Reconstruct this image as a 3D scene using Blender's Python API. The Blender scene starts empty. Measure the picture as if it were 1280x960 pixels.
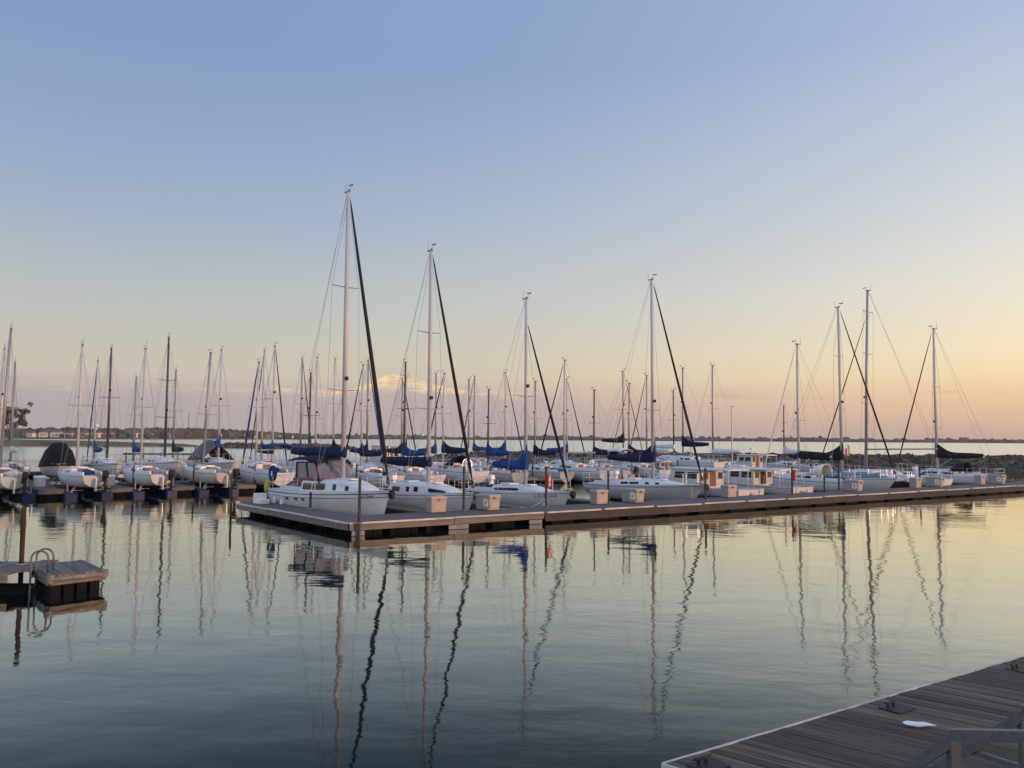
import bpy, math, random
from mathutils import Vector, Matrix, noise as mnoise
R = math.radians
sc = bpy.context.scene
COL = sc.collection
rnd = random.Random(7)

# ------------------------------------------------------------------ camera
cam_d = bpy.data.cameras.new('camera')
cam = bpy.data.objects.new('camera', cam_d)
COL.objects.link(cam)
cam_d.sensor_fit = 'HORIZONTAL'
cam_d.sensor_width = 36.0
cam_d.lens = 36.0 * 1000.0 / 1280.0
cam_d.clip_start = 0.1
cam_d.clip_end = 20000
cam.matrix_world = (Matrix.Translation((0, 0, 3.6)) @ Matrix.Rotation(math.pi / 2 + math.atan(68.5 / 1000), 4, 'X')
                    @ Matrix.Rotation(R(0.36), 4, 'Z'))
sc.camera = cam

# ------------------------------------------------------------------ view / engine
sc.render.engine = 'CYCLES'
sc.view_settings.view_transform = 'Standard'
sc.view_settings.look = 'None'
sc.view_settings.exposure = 0.0
sc.view_settings.gamma = 1.0
sc.view_settings.use_curve_mapping = False
sc.cycles.max_bounces = 6
sc.cycles.diffuse_bounces = 2
sc.cycles.glossy_bounces = 3
sc.cycles.use_denoising = True
sc.cycles.caustics_reflective = False
sc.cycles.caustics_refractive = False

# ------------------------------------------------------------------ sky
SUN_AZ = Vector((0.93, -0.37)).normalized()      # horizontal direction towards the sun: off to the right
SUN_EL = R(4.5)
SKY_GAIN = 1.0


def lin(c):
    return tuple(((v / 255.0) / 12.92) if v / 255.0 <= 0.04045 else (((v / 255.0) + 0.055) / 1.055) ** 2.4 for v in c)


world = bpy.data.worlds.new('World')
sc.world = world
world.use_nodes = True
wt = world.node_tree
for n in list(wt.nodes):
    wt.nodes.remove(n)


class G:
    """tiny helper that writes math nodes"""
    def __init__(s, tree):
        s.t = tree

    def n(s, typ, **kw):
        nd = s.t.nodes.new(typ)
        for k, v in kw.items():
            setattr(nd, k, v)
        return nd

    def put(s, sock, v):
        if isinstance(v, bpy.types.NodeSocket):
            s.t.links.new(v, sock)
        else:
            sock.default_value = v

    def m(s, op, a, b=None, c=None, clamp=False):
        nd = s.n('ShaderNodeMath', operation=op, use_clamp=clamp)
        s.put(nd.inputs[0], a)
        if b is not None:
            s.put(nd.inputs[1], b)
        if c is not None:
            s.put(nd.inputs[2], c)
        return nd.outputs[0]

    def step(s, v, lo, hi):
        nd = s.n('ShaderNodeMapRange', interpolation_type='SMOOTHSTEP')
        s.put(nd.inputs[0], v)
        nd.inputs[1].default_value = lo
        nd.inputs[2].default_value = hi
        nd.inputs[3].default_value = 0.0
        nd.inputs[4].default_value = 1.0
        return nd.outputs[0]

    def mix(s, f, a, b, typ='MIX'):
        nd = s.n('ShaderNodeMix', data_type='RGBA', blend_type=typ)
        s.put(nd.inputs[0], f)
        for i, v in ((6, a), (7, b)):
            if isinstance(v, tuple):
                v = (v[0], v[1], v[2], 1.0)
            s.put(nd.inputs[i], v)
        return nd.outputs[2]

    def ramp(s, f, stops):
        nd = s.n('ShaderNodeValToRGB')
        cr = nd.color_ramp
        cr.interpolation = 'B_SPLINE' if False else 'LINEAR'
        while len(cr.elements) > 1:
            cr.elements.remove(cr.elements[-1])
        for i, (p, c) in enumerate(stops):
            e = cr.elements[0] if i == 0 else cr.elements.new(p)
            e.position = p
            e.color = (c[0], c[1], c[2], 1)
        s.put(nd.inputs[0], f)
        return nd.outputs[0]

    def noise(s, vec, scale, detail=4, rough=0.55, dist=0.0):
        nd = s.n('ShaderNodeTexNoise')
        if vec is not None:
            s.t.links.new(vec, nd.inputs['Vector'])
        nd.inputs['Scale'].default_value = scale
        nd.inputs['Detail'].default_value = detail
        nd.inputs['Roughness'].default_value = rough
        nd.inputs['Distortion'].default_value = dist
        return nd.outputs['Fac']

    def comb(s, x, y, z):
        nd = s.n('ShaderNodeCombineXYZ')
        for i, v in enumerate((x, y, z)):
            s.put(nd.inputs[i], v)
        return nd.outputs[0]


g = G(wt)
tc = g.n('ShaderNodeTexCoord')
sep = g.n('ShaderNodeSeparateXYZ')
wt.links.new(tc.outputs['Generated'], sep.inputs[0])
X, Y, Z = sep.outputs
el = g.m('MULTIPLY', g.m('ARCSINE', Z), 180 / math.pi)              # elevation, degrees
az = g.m('MULTIPLY', g.m('ARCTAN2', X, Y), 180 / math.pi)           # azimuth from the view axis, degrees
hor = g.m('SQRT', g.m('ADD', g.m('MULTIPLY', X, X), g.m('MULTIPLY', Y, Y)))
dotp = g.m('DIVIDE', g.m('ADD', g.m('MULTIPLY', X, SUN_AZ.x), g.m('MULTIPLY', Y, SUN_AZ.y)), g.m('MAXIMUM', hor, 1e-4))
EL = [0, 0.7, 2.2, 3.4, 4.2, 5.8, 9.7, 14.7, 20.0, 25.3, 45, 90]
LEFT = [(172, 163, 162), (174, 165, 164), (178, 168, 168), (191, 179, 172), (202, 192, 177), (198, 193, 178), (183, 190, 192), (160, 177, 200),
        (146, 166, 199), (132, 156, 197), (128, 154, 200), (135, 160, 205)]
RIGHT = [(205, 169, 149), (213, 176, 150), (238, 198, 157), (245, 212, 166), (249, 222, 176), (249, 230, 194), (235, 228, 212), (214, 218, 220),
         (194, 204, 219), (174, 188, 216), (150, 172, 210), (135, 160, 205)]
SUNW = [(255, 190, 140), (255, 200, 148), (255, 212, 155), (255, 220, 165), (255, 228, 175), (255, 235, 195), (250, 236, 215),
        (236, 230, 222), (215, 215, 220), (190, 200, 218), (155, 175, 212), (135, 160, 205)]
f = g.m('DIVIDE', g.m('MAXIMUM', el, 0.0), 90.0)


def stops(cols, k=1.0):
    return [(e / 90.0, tuple(v * k for v in lin(c))) for e, c in zip(EL, cols)]


t1 = g.m('POWER', g.m('ADD', dotp, 0.81, clamp=True), 1.7)
t2 = g.step(dotp, 0.28, 0.98)
base = g.mix(t2, g.mix(t1, g.ramp(f, stops(LEFT)), g.ramp(f, stops(RIGHT))), g.ramp(f, stops(SUNW, 1.25)))
# cloud bank low over the lake: sunlit cumulus tops left of centre, thin grey-mauve streaks on the right
cv = g.comb(g.m('MULTIPLY', az, 0.16), g.m('MULTIPLY', el, 0.62), 0.0)
lump = g.noise(cv, 3.2, 7, 0.62, 0.4)


def bell(c, w, k):
    d = g.m('DIVIDE', g.m('SUBTRACT', az, c), w)
    return g.m('MULTIPLY', g.m('POWER', 2.718, g.m('MULTIPLY', -1.0, g.m('MULTIPLY', d, d))), k)


hump = g.m('ADD', bell(-8.4, 2.2, 1.12), bell(-5.2, 1.6, 0.28))
top = g.m('ADD', g.m('ADD', 2.62, g.m('MULTIPLY', lump, 1.35)), hump)
below = g.m('SUBTRACT', top, el)                                     # > 0 inside the bank
inside = g.step(below, -0.05, 0.07)
wide = g.m('MULTIPLY', g.m('ADD', 0.35, g.m('MULTIPLY', g.step(az, -24.0, -15.0), 0.65)), g.m('SUBTRACT', 1.0, g.step(az, -2.0, 7.0)))
base = g.mix(g.m('MULTIPLY', g.m('MULTIPLY', inside, wide), 0.62), base, lin((187, 172, 171)))
puff = g.step(g.noise(cv, 8.5, 6, 0.68, 0.3), 0.34, 0.62)
rimw = g.m('ADD', 0.38, g.m('MULTIPLY', hump, 0.85))
rim = g.m('MULTIPLY', inside, g.m('SUBTRACT', 1.0, g.m('DIVIDE', below, rimw, clamp=True)))
win = g.m('ADD', bell(-8.0, 4.6, 0.95), g.m('MULTIPLY', wide, 0.42), clamp=True)
gold = g.m('MULTIPLY', rim, g.m('MULTIPLY', g.m('ADD', 0.30, g.m('MULTIPLY', puff, 1.1)), win), clamp=True)
base = g.mix(gold, base, lin((255, 219, 165)))
sv = g.comb(g.m('MULTIPLY', az, 0.10), g.m('MULTIPLY', el, 1.7), 3.0)
streak = g.step(g.noise(sv, 1.5, 5, 0.6), 0.54, 0.70)
sband = g.m('MULTIPLY', g.step(el, 2.4, 3.0), g.m('SUBTRACT', 1.0, g.step(el, 3.3, 4.1)))
smask = g.m('MULTIPLY', g.m('MULTIPLY', streak, sband), g.m('MULTIPLY', g.step(az, 10.0, 19.0), 0.55))
base = g.mix(smask, base, lin((184, 152, 146)))
# added fill light: unseen sky behind and overhead is brightened to lift shaded hulls
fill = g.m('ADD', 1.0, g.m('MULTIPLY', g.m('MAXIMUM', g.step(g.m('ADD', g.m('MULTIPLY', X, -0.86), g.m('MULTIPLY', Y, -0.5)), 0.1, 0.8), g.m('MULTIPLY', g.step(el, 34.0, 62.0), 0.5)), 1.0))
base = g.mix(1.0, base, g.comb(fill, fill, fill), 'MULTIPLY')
# a small share of physical sky under the dusk gradient
nish = g.n('ShaderNodeTexSky', sky_type='NISHITA', sun_disc=False)
nish.sun_elevation = SUN_EL
nish.sun_rotation = math.atan2(SUN_AZ.x, SUN_AZ.y)
bg1 = g.n('ShaderNodeBackground')
bg2 = g.n('ShaderNodeBackground')
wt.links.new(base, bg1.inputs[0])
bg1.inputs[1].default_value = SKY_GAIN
wt.links.new(nish.outputs[0], bg2.inputs[0])
bg2.inputs[1].default_value = 0.0002
add = g.n('ShaderNodeAddShader')
wt.links.new(bg1.outputs[0], add.inputs[0])
wt.links.new(bg2.outputs[0], add.inputs[1])
wo = g.n('ShaderNodeOutputWorld')
wt.links.new(add.outputs[0], wo.inputs[0])

# ------------------------------------------------------------------ sun
sd = bpy.data.lights.new('sun', 'SUN')
sd.energy = 3.0
sd.angle = R(4.0)
sd.color = (1.0, 0.52, 0.30)
sun = bpy.data.objects.new('sun', sd)
COL.objects.link(sun)
sdir = Vector((SUN_AZ.x * math.cos(SUN_EL), SUN_AZ.y * math.cos(SUN_EL), math.sin(SUN_EL)))
sun.rotation_euler = sdir.to_track_quat('Z', 'Y').to_euler()
sun.location = (60, -20, 40)

# ------------------------------------------------------------------ materials
MATS = {}


def mat(name, col, rough=0.6, metal=0.0, var=0.0, vscale=3.0, stretch=(1, 1, 1), bump=0.0, bscale=20.0, island=0.0, spec=0.5, dirt=None, rot=None, scum=0.0):
    if name in MATS:
        return MATS[name]
    m = bpy.data.materials.new(name)
    m.use_nodes = True
    t = m.node_tree
    h = G(t)
    bs = t.nodes['Principled BSDF']
    bs.inputs['Roughness'].default_value = rough
    bs.inputs['Metallic'].default_value = metal
    bs.inputs['Specular IOR Level'].default_value = spec
    co = h.n('ShaderNodeTexCoord').outputs['Object']
    mp = h.n('ShaderNodeMapping')
    mp.inputs['Scale'].default_value = stretch
    if rot is not None:
        mp.vector_type = 'TEXTURE'
        mp.inputs['Rotation'].default_value = (0, 0, rot)
        mp.inputs['Scale'].default_value = tuple(1.0 / q for q in stretch)
    t.links.new(co, mp.inputs[0])
    v = mp.outputs[0]
    c = (col[0], col[1], col[2], 1)
    out = None
    if var > 0:
        nz = h.noise(v, vscale, 6, 0.65)
        dark = tuple(x * (1 - var) for x in col[:3])
        lite = tuple(min(1, x * (1 + var)) for x in col[:3])
        out = h.mix(h.step(nz, 0.3, 0.7), dark, lite)
    if dirt is not None:
        nz = h.noise(v, vscale * 2.3, 7, 0.7, 0.4)
        out = h.mix(h.m('MULTIPLY', h.step(nz, 0.52, 0.72), dirt[3]), out if out is not None else tuple(col[:3]), tuple(dirt[:3]))
    if scum > 0:                                     # waterline scum and rain streaks, broken up by noise
        sz = h.n('ShaderNodeSeparateXYZ')
        t.links.new(co, sz.inputs[0])
        w2 = h.n('ShaderNodeMapping')
        w2.inputs['Scale'].default_value = (5, 5, 0.5)
        t.links.new(co, w2.inputs[0])
        ns = h.noise(w2.outputs[0], 1.6, 6, 0.7)
        low = h.m('SUBTRACT', 1.0, h.step(h.m('ADD', sz.outputs[2], h.m('MULTIPLY', ns, 0.25)), 0.12, 0.42))
        f_ = h.m('ADD', h.m('MULTIPLY', low, scum), h.m('MULTIPLY', h.step(ns, 0.55, 0.75), scum * 0.35), clamp=True)
        out = h.mix(f_, out if out is not None else tuple(col[:3]), (0.26, 0.22, 0.15))
    if island > 0:
        ge = h.n('ShaderNodeNewGeometry')
        k = h.m('ADD', 1 - island, h.m('MULTIPLY', ge.outputs['Random Per Island'], 2 * island))
        kk = h.comb(k, k, k)
        out = h.mix(1.0, out if out is not None else tuple(col[:3]), kk, 'MULTIPLY')
    if out is None:
        nz = h.noise(v, 2.0, 3)
        out = h.mix(nz, tuple(x * 0.95 for x in col[:3]), tuple(min(1, x * 1.05) for x in col[:3]))
    t.links.new(out, bs.inputs['Base Color'])
    if bump > 0:
        b = h.n('ShaderNodeBump')
        b.inputs['Strength'].default_value = 0.6
        b.inputs['Distance'].default_value = bump
        t.links.new(h.noise(v, bscale, 5, 0.6), b.inputs['Height'])
        t.links.new(b.outputs[0], bs.inputs['Normal'])
    MATS[name] = m
    return m


def plank_mat(name, col, width, var=0.25, rough=0.8, axis=0):
    """weathered boards laid side by side along local x (axis 0) or y"""
    m = bpy.data.materials.new(name)
    m.use_nodes = True
    t = m.node_tree
    h = G(t)
    bs = t.nodes['Principled BSDF']
    bs.inputs['Roughness'].default_value = rough
    co = h.n('ShaderNodeTexCoord').outputs['Object']
    sp = h.n('ShaderNodeSeparateXYZ')
    t.links.new(co, sp.inputs[0])
    x = h.m('DIVIDE', sp.outputs[axis], width)
    idx = h.m('FLOOR', x)
    fr = h.m('SUBTRACT', x, idx)
    wn = h.n('ShaderNodeTexWhiteNoise', noise_dimensions='1D')
    t.links.new(idx, wn.inputs['W'])
    gap = h.m('MAXIMUM', h.step(fr, 0.93, 0.97), h.m('SUBTRACT', 1.0, h.step(fr, 0.02, 0.05)))
    mp = h.n('ShaderNodeMapping')
    mp.inputs['Scale'].default_value = (12, 1.2, 1) if axis == 0 else (1.2, 12, 1)
    t.links.new(co, mp.inputs[0])
    grain = h.noise(mp.outputs[0], 2.0, 6, 0.7)
    k = h.m('ADD', 1 - var, h.m('MULTIPLY', h.m('ADD', h.m('MULTIPLY', wn.outputs[0], 0.6), h.m('MULTIPLY', grain, 0.4)), 2 * var))
    c = h.mix(1.0, tuple(col), h.comb(k, k, k), 'MULTIPLY')
    c = h.mix(h.m('MULTIPLY', gap, 0.8), c, tuple(v * 0.15 for v in col))
    t.links.new(c, bs.inputs['Base Color'])
    b = h.n('ShaderNodeBump')
    b.inputs['Distance'].default_value = 0.01
    t.links.new(h.m('SUBTRACT', grain, h.m('MULTIPLY', gap, 2.0)), b.inputs['Height'])
    t.links.new(b.outputs[0], bs.inputs['Normal'])
    MATS[name] = m
    return m


mat('gelcoat', (0.63, 0.64, 0.65), 0.28, var=0.05, vscale=1.2, stretch=(1, 1, 3), dirt=(0.44, 0.42, 0.38, 0.3), scum=0.5)
mat('aged_gelcoat', (0.50, 0.49, 0.46), 0.38, var=0.10, vscale=1.0, stretch=(1, 1, 2), dirt=(0.34, 0.31, 0.27, 0.4), scum=0.65)
mat('cream_gelcoat', (0.60, 0.56, 0.48), 0.3, var=0.06, vscale=1.2, dirt=(0.42, 0.38, 0.31, 0.3), scum=0.55)
mat('grey_gelcoat', (0.42, 0.43, 0.44), 0.32, var=0.06, vscale=1.2, dirt=(0.30, 0.28, 0.25, 0.3), scum=0.4)
mat('deck_white', (0.52, 0.52, 0.50), 0.6, var=0.12, vscale=3, dirt=(0.3, 0.28, 0.25, 0.4))
mat('red_brown', (0.13, 0.035, 0.025), 0.35, var=0.15, vscale=2)
mat('bottom_black', (0.018, 0.02, 0.026), 0.6, spec=0.15, var=0.2)
mat('bottom_blue', (0.03, 0.05, 0.12), 0.6, var=0.2)
mat('bottom_red', (0.16, 0.04, 0.03), 0.6, var=0.2)
mat('stripe_navy', (0.02, 0.03, 0.08), 0.35)
mat('stripe_blue', (0.04, 0.12, 0.35), 0.35)
mat('stripe_grey', (0.12, 0.13, 0.15), 0.35)
mat('stripe_teal', (0.05, 0.2, 0.22), 0.35)
mat('window_glass', (0.008, 0.009, 0.012), 0.12, spec=0.22, var=0.4, vscale=3)
mat('sunset_tint_window', (0.07, 0.03, 0.018), 0.12)  # window glass with the orange sunset light put into its colour
mat('aluminium', (0.27, 0.27, 0.28), 0.42, 0.3, var=0.06, vscale=2)
mat('white_spar', (0.44, 0.44, 0.45), 0.35, var=0.04)
mat('dark_spar', (0.06, 0.06, 0.065), 0.4, var=0.1)
mat('wire', (0.22, 0.22, 0.23), 0.35, 0.5)
mat('stainless', (0.6, 0.6, 0.6), 0.22, 0.9)
mat('canvas_navy', (0.014, 0.02, 0.05), 0.85, spec=0.12, var=0.4, vscale=4, stretch=(1, 1, 3), bump=0.05, bscale=6)
mat('canvas_blue', (0.016, 0.055, 0.19), 0.85, spec=0.15, var=0.25, vscale=5, bump=0.03, bscale=7)
mat('canvas_black', (0.022, 0.022, 0.027), 0.85, spec=0.12, var=0.3, vscale=5, bump=0.03, bscale=7)
mat('canvas_maroon', (0.12, 0.035, 0.04), 0.85, var=0.3, vscale=5, bump=0.03, bscale=7)
mat('canvas_teal', (0.06, 0.19, 0.22), 0.8, var=0.2, vscale=3, bump=0.04, bscale=4)
mat('canvas_white', (0.62, 0.61, 0.58), 0.8, var=0.12, vscale=5, bump=0.03, bscale=7)
mat('tarp_grey', (0.10, 0.11, 0.12), 0.7, spec=0.1, var=0.3, vscale=3, bump=0.06, bscale=3)
mat('tarp_dark', (0.011, 0.012, 0.015), 0.7, spec=0.08, var=0.3, vscale=3, bump=0.05, bscale=3)
mat('vinyl_clear', (0.16, 0.13, 0.14), 0.12, spec=0.6, var=0.2)
mat('red_canvas', (0.22, 0.05, 0.045), 0.8, var=0.2)
mat('yellow', (0.55, 0.42, 0.05), 0.6, var=0.15)
mat('rope', (0.30, 0.29, 0.27), 0.9, var=0.2)
mat('rubber', (0.02, 0.02, 0.022), 0.7, spec=0.2)
mat('white_plastic', (0.72, 0.72, 0.71), 0.45, var=0.05)
mat('hatch_wood', (0.11, 0.055, 0.03), 0.5, var=0.3, vscale=6, stretch=(1, 6, 1))
mat('box_beige', (0.32, 0.285, 0.25), 0.6, var=0.06, vscale=4, dirt=(0.28, 0.24, 0.2, 0.3))
mat('red_box', (0.27, 0.010, 0.012), 0.4, var=0.12)
mat('pile_steel', (0.062, 0.058, 0.055), 0.75, spec=0.2, var=0.35, vscale=3, stretch=(1, 1, 0.4), dirt=(0.14, 0.06, 0.03, 0.5), bump=0.01)
mat('pile_rust', (0.05, 0.033, 0.027), 0.8, spec=0.12, var=0.4, vscale=4, stretch=(1, 1, 0.3), dirt=(0.085, 0.04, 0.024, 0.6), bump=0.015)
mat('float_black', (0.009, 0.0095, 0.0105), 0.7, spec=0.06, var=0.35, vscale=2, dirt=(0.018, 0.02, 0.016, 0.5))
mat('dock_float_grey', (0.20, 0.21, 0.22), 0.6, spec=0.15, var=0.2, vscale=3, dirt=(0.09, 0.085, 0.08, 0.5))
mat('float_rib', (0.075, 0.075, 0.07), 0.7, spec=0.15, var=0.3, vscale=3)
mat('float_blue', (0.008, 0.022, 0.10), 0.45, spec=0.25, var=0.2, vscale=2)
mat('dock_grey', (0.060, 0.056, 0.053), 0.85, spec=0.15, island=0.16, var=0.15, vscale=2.0, stretch=(0.5, 1, 2), dirt=(0.07, 0.065, 0.06, 0.5))
mat('dock_fascia_wood', (0.165, 0.148, 0.13), 0.85, spec=0.15, island=0.2, var=0.25, vscale=1.5, stretch=(0.6, 3, 8), dirt=(0.12, 0.1, 0.08, 0.4))
mat('edge_strip', (0.50, 0.47, 0.43), 0.7, spec=0.2, var=0.25, vscale=1.0, stretch=(1, 1, 1), dirt=(0.2, 0.18, 0.16, 0.5))
mat('galvanised', (0.11, 0.118, 0.122), 0.5, 0.35, var=0.2, vscale=14)
mat('weathered_steel', (0.22, 0.21, 0.2), 0.6, 0.3, var=0.25, vscale=4)
mat('cleat_black', (0.025, 0.025, 0.028), 0.5, spec=0.15)
mat('paper', (0.75, 0.74, 0.72), 0.8, bump=0.01, bscale=20)
mat('rock', (0.095, 0.075, 0.052), 0.95, spec=0.1, var=0.35, vscale=1.3, island=0.35, bump=0.08, bscale=5)
mat('bank', (0.05, 0.045, 0.03), 0.95, spec=0.1, var=0.4, vscale=0.7)
mat('grass', (0.075, 0.075, 0.035), 0.95, var=0.35, vscale=0.12, dirt=(0.12, 0.1, 0.06, 0.5))
mat('sand', (0.26, 0.22, 0.18), 0.95, var=0.2, vscale=0.2)
mat('foliage', (0.045, 0.06, 0.022), 0.9, island=0.5, var=0.3, vscale=0.3)
mat('far_foliage', (0.055, 0.052, 0.04), 0.95, island=0.35, var=0.3, vscale=0.05)
mat('bark', (0.07, 0.055, 0.04), 0.9, var=0.3, vscale=4, stretch=(3, 3, 0.5))
mat('house_wall', (0.62, 0.55, 0.48), 0.85, var=0.12, vscale=0.3)
mat('house_brick', (0.36, 0.22, 0.16), 0.85, var=0.2, vscale=0.5)
mat('house_roof', (0.11, 0.08, 0.07), 0.9, var=0.2, vscale=0.3)
mat('ink', (0.02, 0.025, 0.05), 0.5)
mat('hazard_orange', (0.5, 0.12, 0.04), 0.5)
plank_mat('deck_planks', (0.102, 0.089, 0.074), 0.14, 0.3)
plank_mat('raft_planks', (0.27, 0.255, 0.235), 0.14, 0.35, axis=1)


# ------------------------------------------------------------------ mesh helpers
class MB:
    def __init__(s):
        s.v, s.f, s.mi = [], [], []
        s.k = 0

    def add(s, vs, fs):
        o = len(s.v)
        s.v += [tuple(v) for v in vs]
        for f_ in fs:
            s.f.append([i + o for i in f_])
            s.mi.append(s.k)
        return s

    def box(s, c, d, rz=0.0, m4=None):
        hx, hy, hz = d[0] / 2, d[1] / 2, d[2] / 2
        vs = [Vector((x, y, z)) for z in (-hz, hz) for (x, y) in ((-hx, -hy), (hx, -hy), (hx, hy), (-hx, hy))]
        M = m4 if m4 is not None else Matrix.Translation(c) @ Matrix.Rotation(rz, 4, 'Z')
        return s.add([M @ v for v in vs], [(3, 2, 1, 0), (4, 5, 6, 7), (0, 1, 5, 4), (1, 2, 6, 5), (2, 3, 7, 6), (3, 0, 4, 7)])

    def bar(s, p, q, w, h=None):
        """rectangular bar from p to q"""
        p, q = Vector(p), Vector(q)
        d = q - p
        L = d.length
        if L < 1e-6:
            return s
        rot = d.to_track_quat('X', 'Z').to_matrix().to_4x4()
        return s.box(None, (L, w, h or w), m4=Matrix.Translation((p + q) / 2) @ rot)

    def tube(s, pts, rad, n=8, caps=True, flat=1.0):
        pts = [Vector(p) for p in pts]
        if not isinstance(rad, (list, tuple)):
            rad = [rad] * len(pts)
        rings = []
        up = None
        for i, p in enumerate(pts):
            d = (pts[min(i + 1, len(pts) - 1)] - pts[max(i - 1, 0)])
            d = d.normalized() if d.length > 1e-9 else Vector((0, 0, 1))
            if up is None:
                up = Vector((0, 0, 1)) if abs(d.z) < 0.9 else Vector((1, 0, 0))
            a = d.cross(up)
            if a.length < 1e-6:
                a = d.orthogonal()
            a.normalize()
            b = a.cross(d).normalized()
            up = b
            rings.append([p + (a * math.cos(2 * math.pi * k / n) + b * math.sin(2 * math.pi * k / n) * flat) * rad[i] for k in range(n)])
        return s.loft(rings, True, caps)

    def loft(s, rings, closed=True, caps=True):
        n = len(rings[0])
        vs = [p for r in rings for p in r]
        fs = []
        for i in range(len(rings) - 1):
            for k in range(n if closed else n - 1):
                k2 = (k + 1) % n
                fs.append((i * n + k, i * n + k2, (i + 1) * n + k2, (i + 1) * n + k))
        if caps and closed:
            fs.append(tuple(reversed(range(n))))
            fs.append(tuple((len(rings) - 1) * n + k for k in range(n)))
        return s.add(vs, fs)

    def prism(s, poly, z0, z1):
        n = len(poly)
        vs = [(p[0], p[1], z0) for p in poly] + [(p[0], p[1], z1) for p in poly]
        fs = [tuple(reversed(range(n))), tuple(range(n, 2 * n))]
        for k in range(n):
            k2 = (k + 1) % n
            fs.append((k, k2, n + k2, n + k))
        return s.add(vs, fs)

    def blob(s, c, r, seed, n1=5, n2=7, amp=0.25):
        vs, fs = [], []
        c = Vector(c)
        rr = random.Random(seed)
        for i in range(n1 + 1):
            th = math.pi * i / n1
            for k in range(n2):
                ph = 2 * math.pi * k / n2
                q = 1 + (rr.random() - 0.5) * 2 * amp
                vs.append(c + Vector((r[0] * math.sin(th) * math.cos(ph) * q, r[1] * math.sin(th) * math.sin(ph) * q, r[2] * math.cos(th) * q)))
        for i in range(n1):
            for k in range(n2):
                k2 = (k + 1) % n2
                fs.append((i * n2 + k, (i + 1) * n2 + k, (i + 1) * n2 + k2, i * n2 + k2))
        return s.add(vs, fs)

    def build(s, name, mats, parent=None, smooth=False, bevel=0.0, auto=None):
        me = bpy.data.meshes.new(name)
        me.from_pydata(s.v, [], s.f)
        if not isinstance(mats, (list, tuple)):
            mats = [mats]
        for m in mats:
            me.materials.append(MATS[m])
        if len(mats) > 1:
            me.polygons.foreach_set('material_index', s.mi)
        if smooth:
            me.polygons.foreach_set('use_smooth', [True] * len(me.polygons))
        me.validate()
        me.update()
        if auto is not None:
            me.polygons.foreach_set('use_smooth', [True] * len(me.polygons))
            me.set_sharp_from_angle(angle=R(auto))
        o = bpy.data.objects.new(name, me)
        COL.objects.link(o)
        if parent is not None:
            o.parent = parent
        if bevel > 0:
            b = o.modifiers.new('bevel', 'BEVEL')
            b.width = bevel
            b.segments = 2
            b.limit_method = 'ANGLE'
        return o


def tag(o, label=None, cat=None, group=None, kind=None):
    if label:
        o['label'] = label
    if cat:
        o['category'] = cat
    if group:
        o['group'] = group
    if kind:
        o['kind'] = kind
    return o


def empty(name, loc, rz=0.0, label=None, cat=None, group=None):
    o = bpy.data.objects.new(name, None)
    o.empty_display_size = 0.3
    o.location = loc
    o.rotation_euler = (0, 0, rz)
    COL.objects.link(o)
    return tag(o, label, cat, group)


def copy_tree(o, parent=None):
    c = o.copy()
    COL.objects.link(c)
    if parent is not None:
        c.parent = parent
    for ch in [x for x in COL.objects if x.parent == o]:
        copy_tree(ch, c)
    return c


def lettering(text, parent, M, size, m='ink', shear=0.0, sx=1.0):
    cu = bpy.data.curves.new('lettering', 'FONT')
    cu.body = text
    cu.size = size
    cu.align_x = 'CENTER'
    cu.align_y = 'CENTER'
    cu.shear = shear
    cu.extrude = 0.002
    cu.materials.append(MATS[m])
    tmp = bpy.data.objects.new('lettering_curve', cu)
    COL.objects.link(tmp)
    me = bpy.data.meshes.new_from_object(tmp.evaluated_get(bpy.context.evaluated_depsgraph_get()))
    bpy.data.objects.remove(tmp)
    o = bpy.data.objects.new('lettering', me)
    COL.objects.link(o)
    o.parent = parent
    o.matrix_local = M @ Matrix.Diagonal((sx, 1, 1, 1))
    return o


# ------------------------------------------------------------------ marina frame
O = Vector((-5.944, 29.58))
TU, TL = R(33.7), R(129.2)
U = Vector((math.cos(TU), math.sin(TU)))
Lv = Vector((math.cos(TL), math.sin(TL)))


def P(a, b, z=0.0):
    q = O + U * a + Lv * b
    return Vector((q.x, q.y, z))


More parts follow.
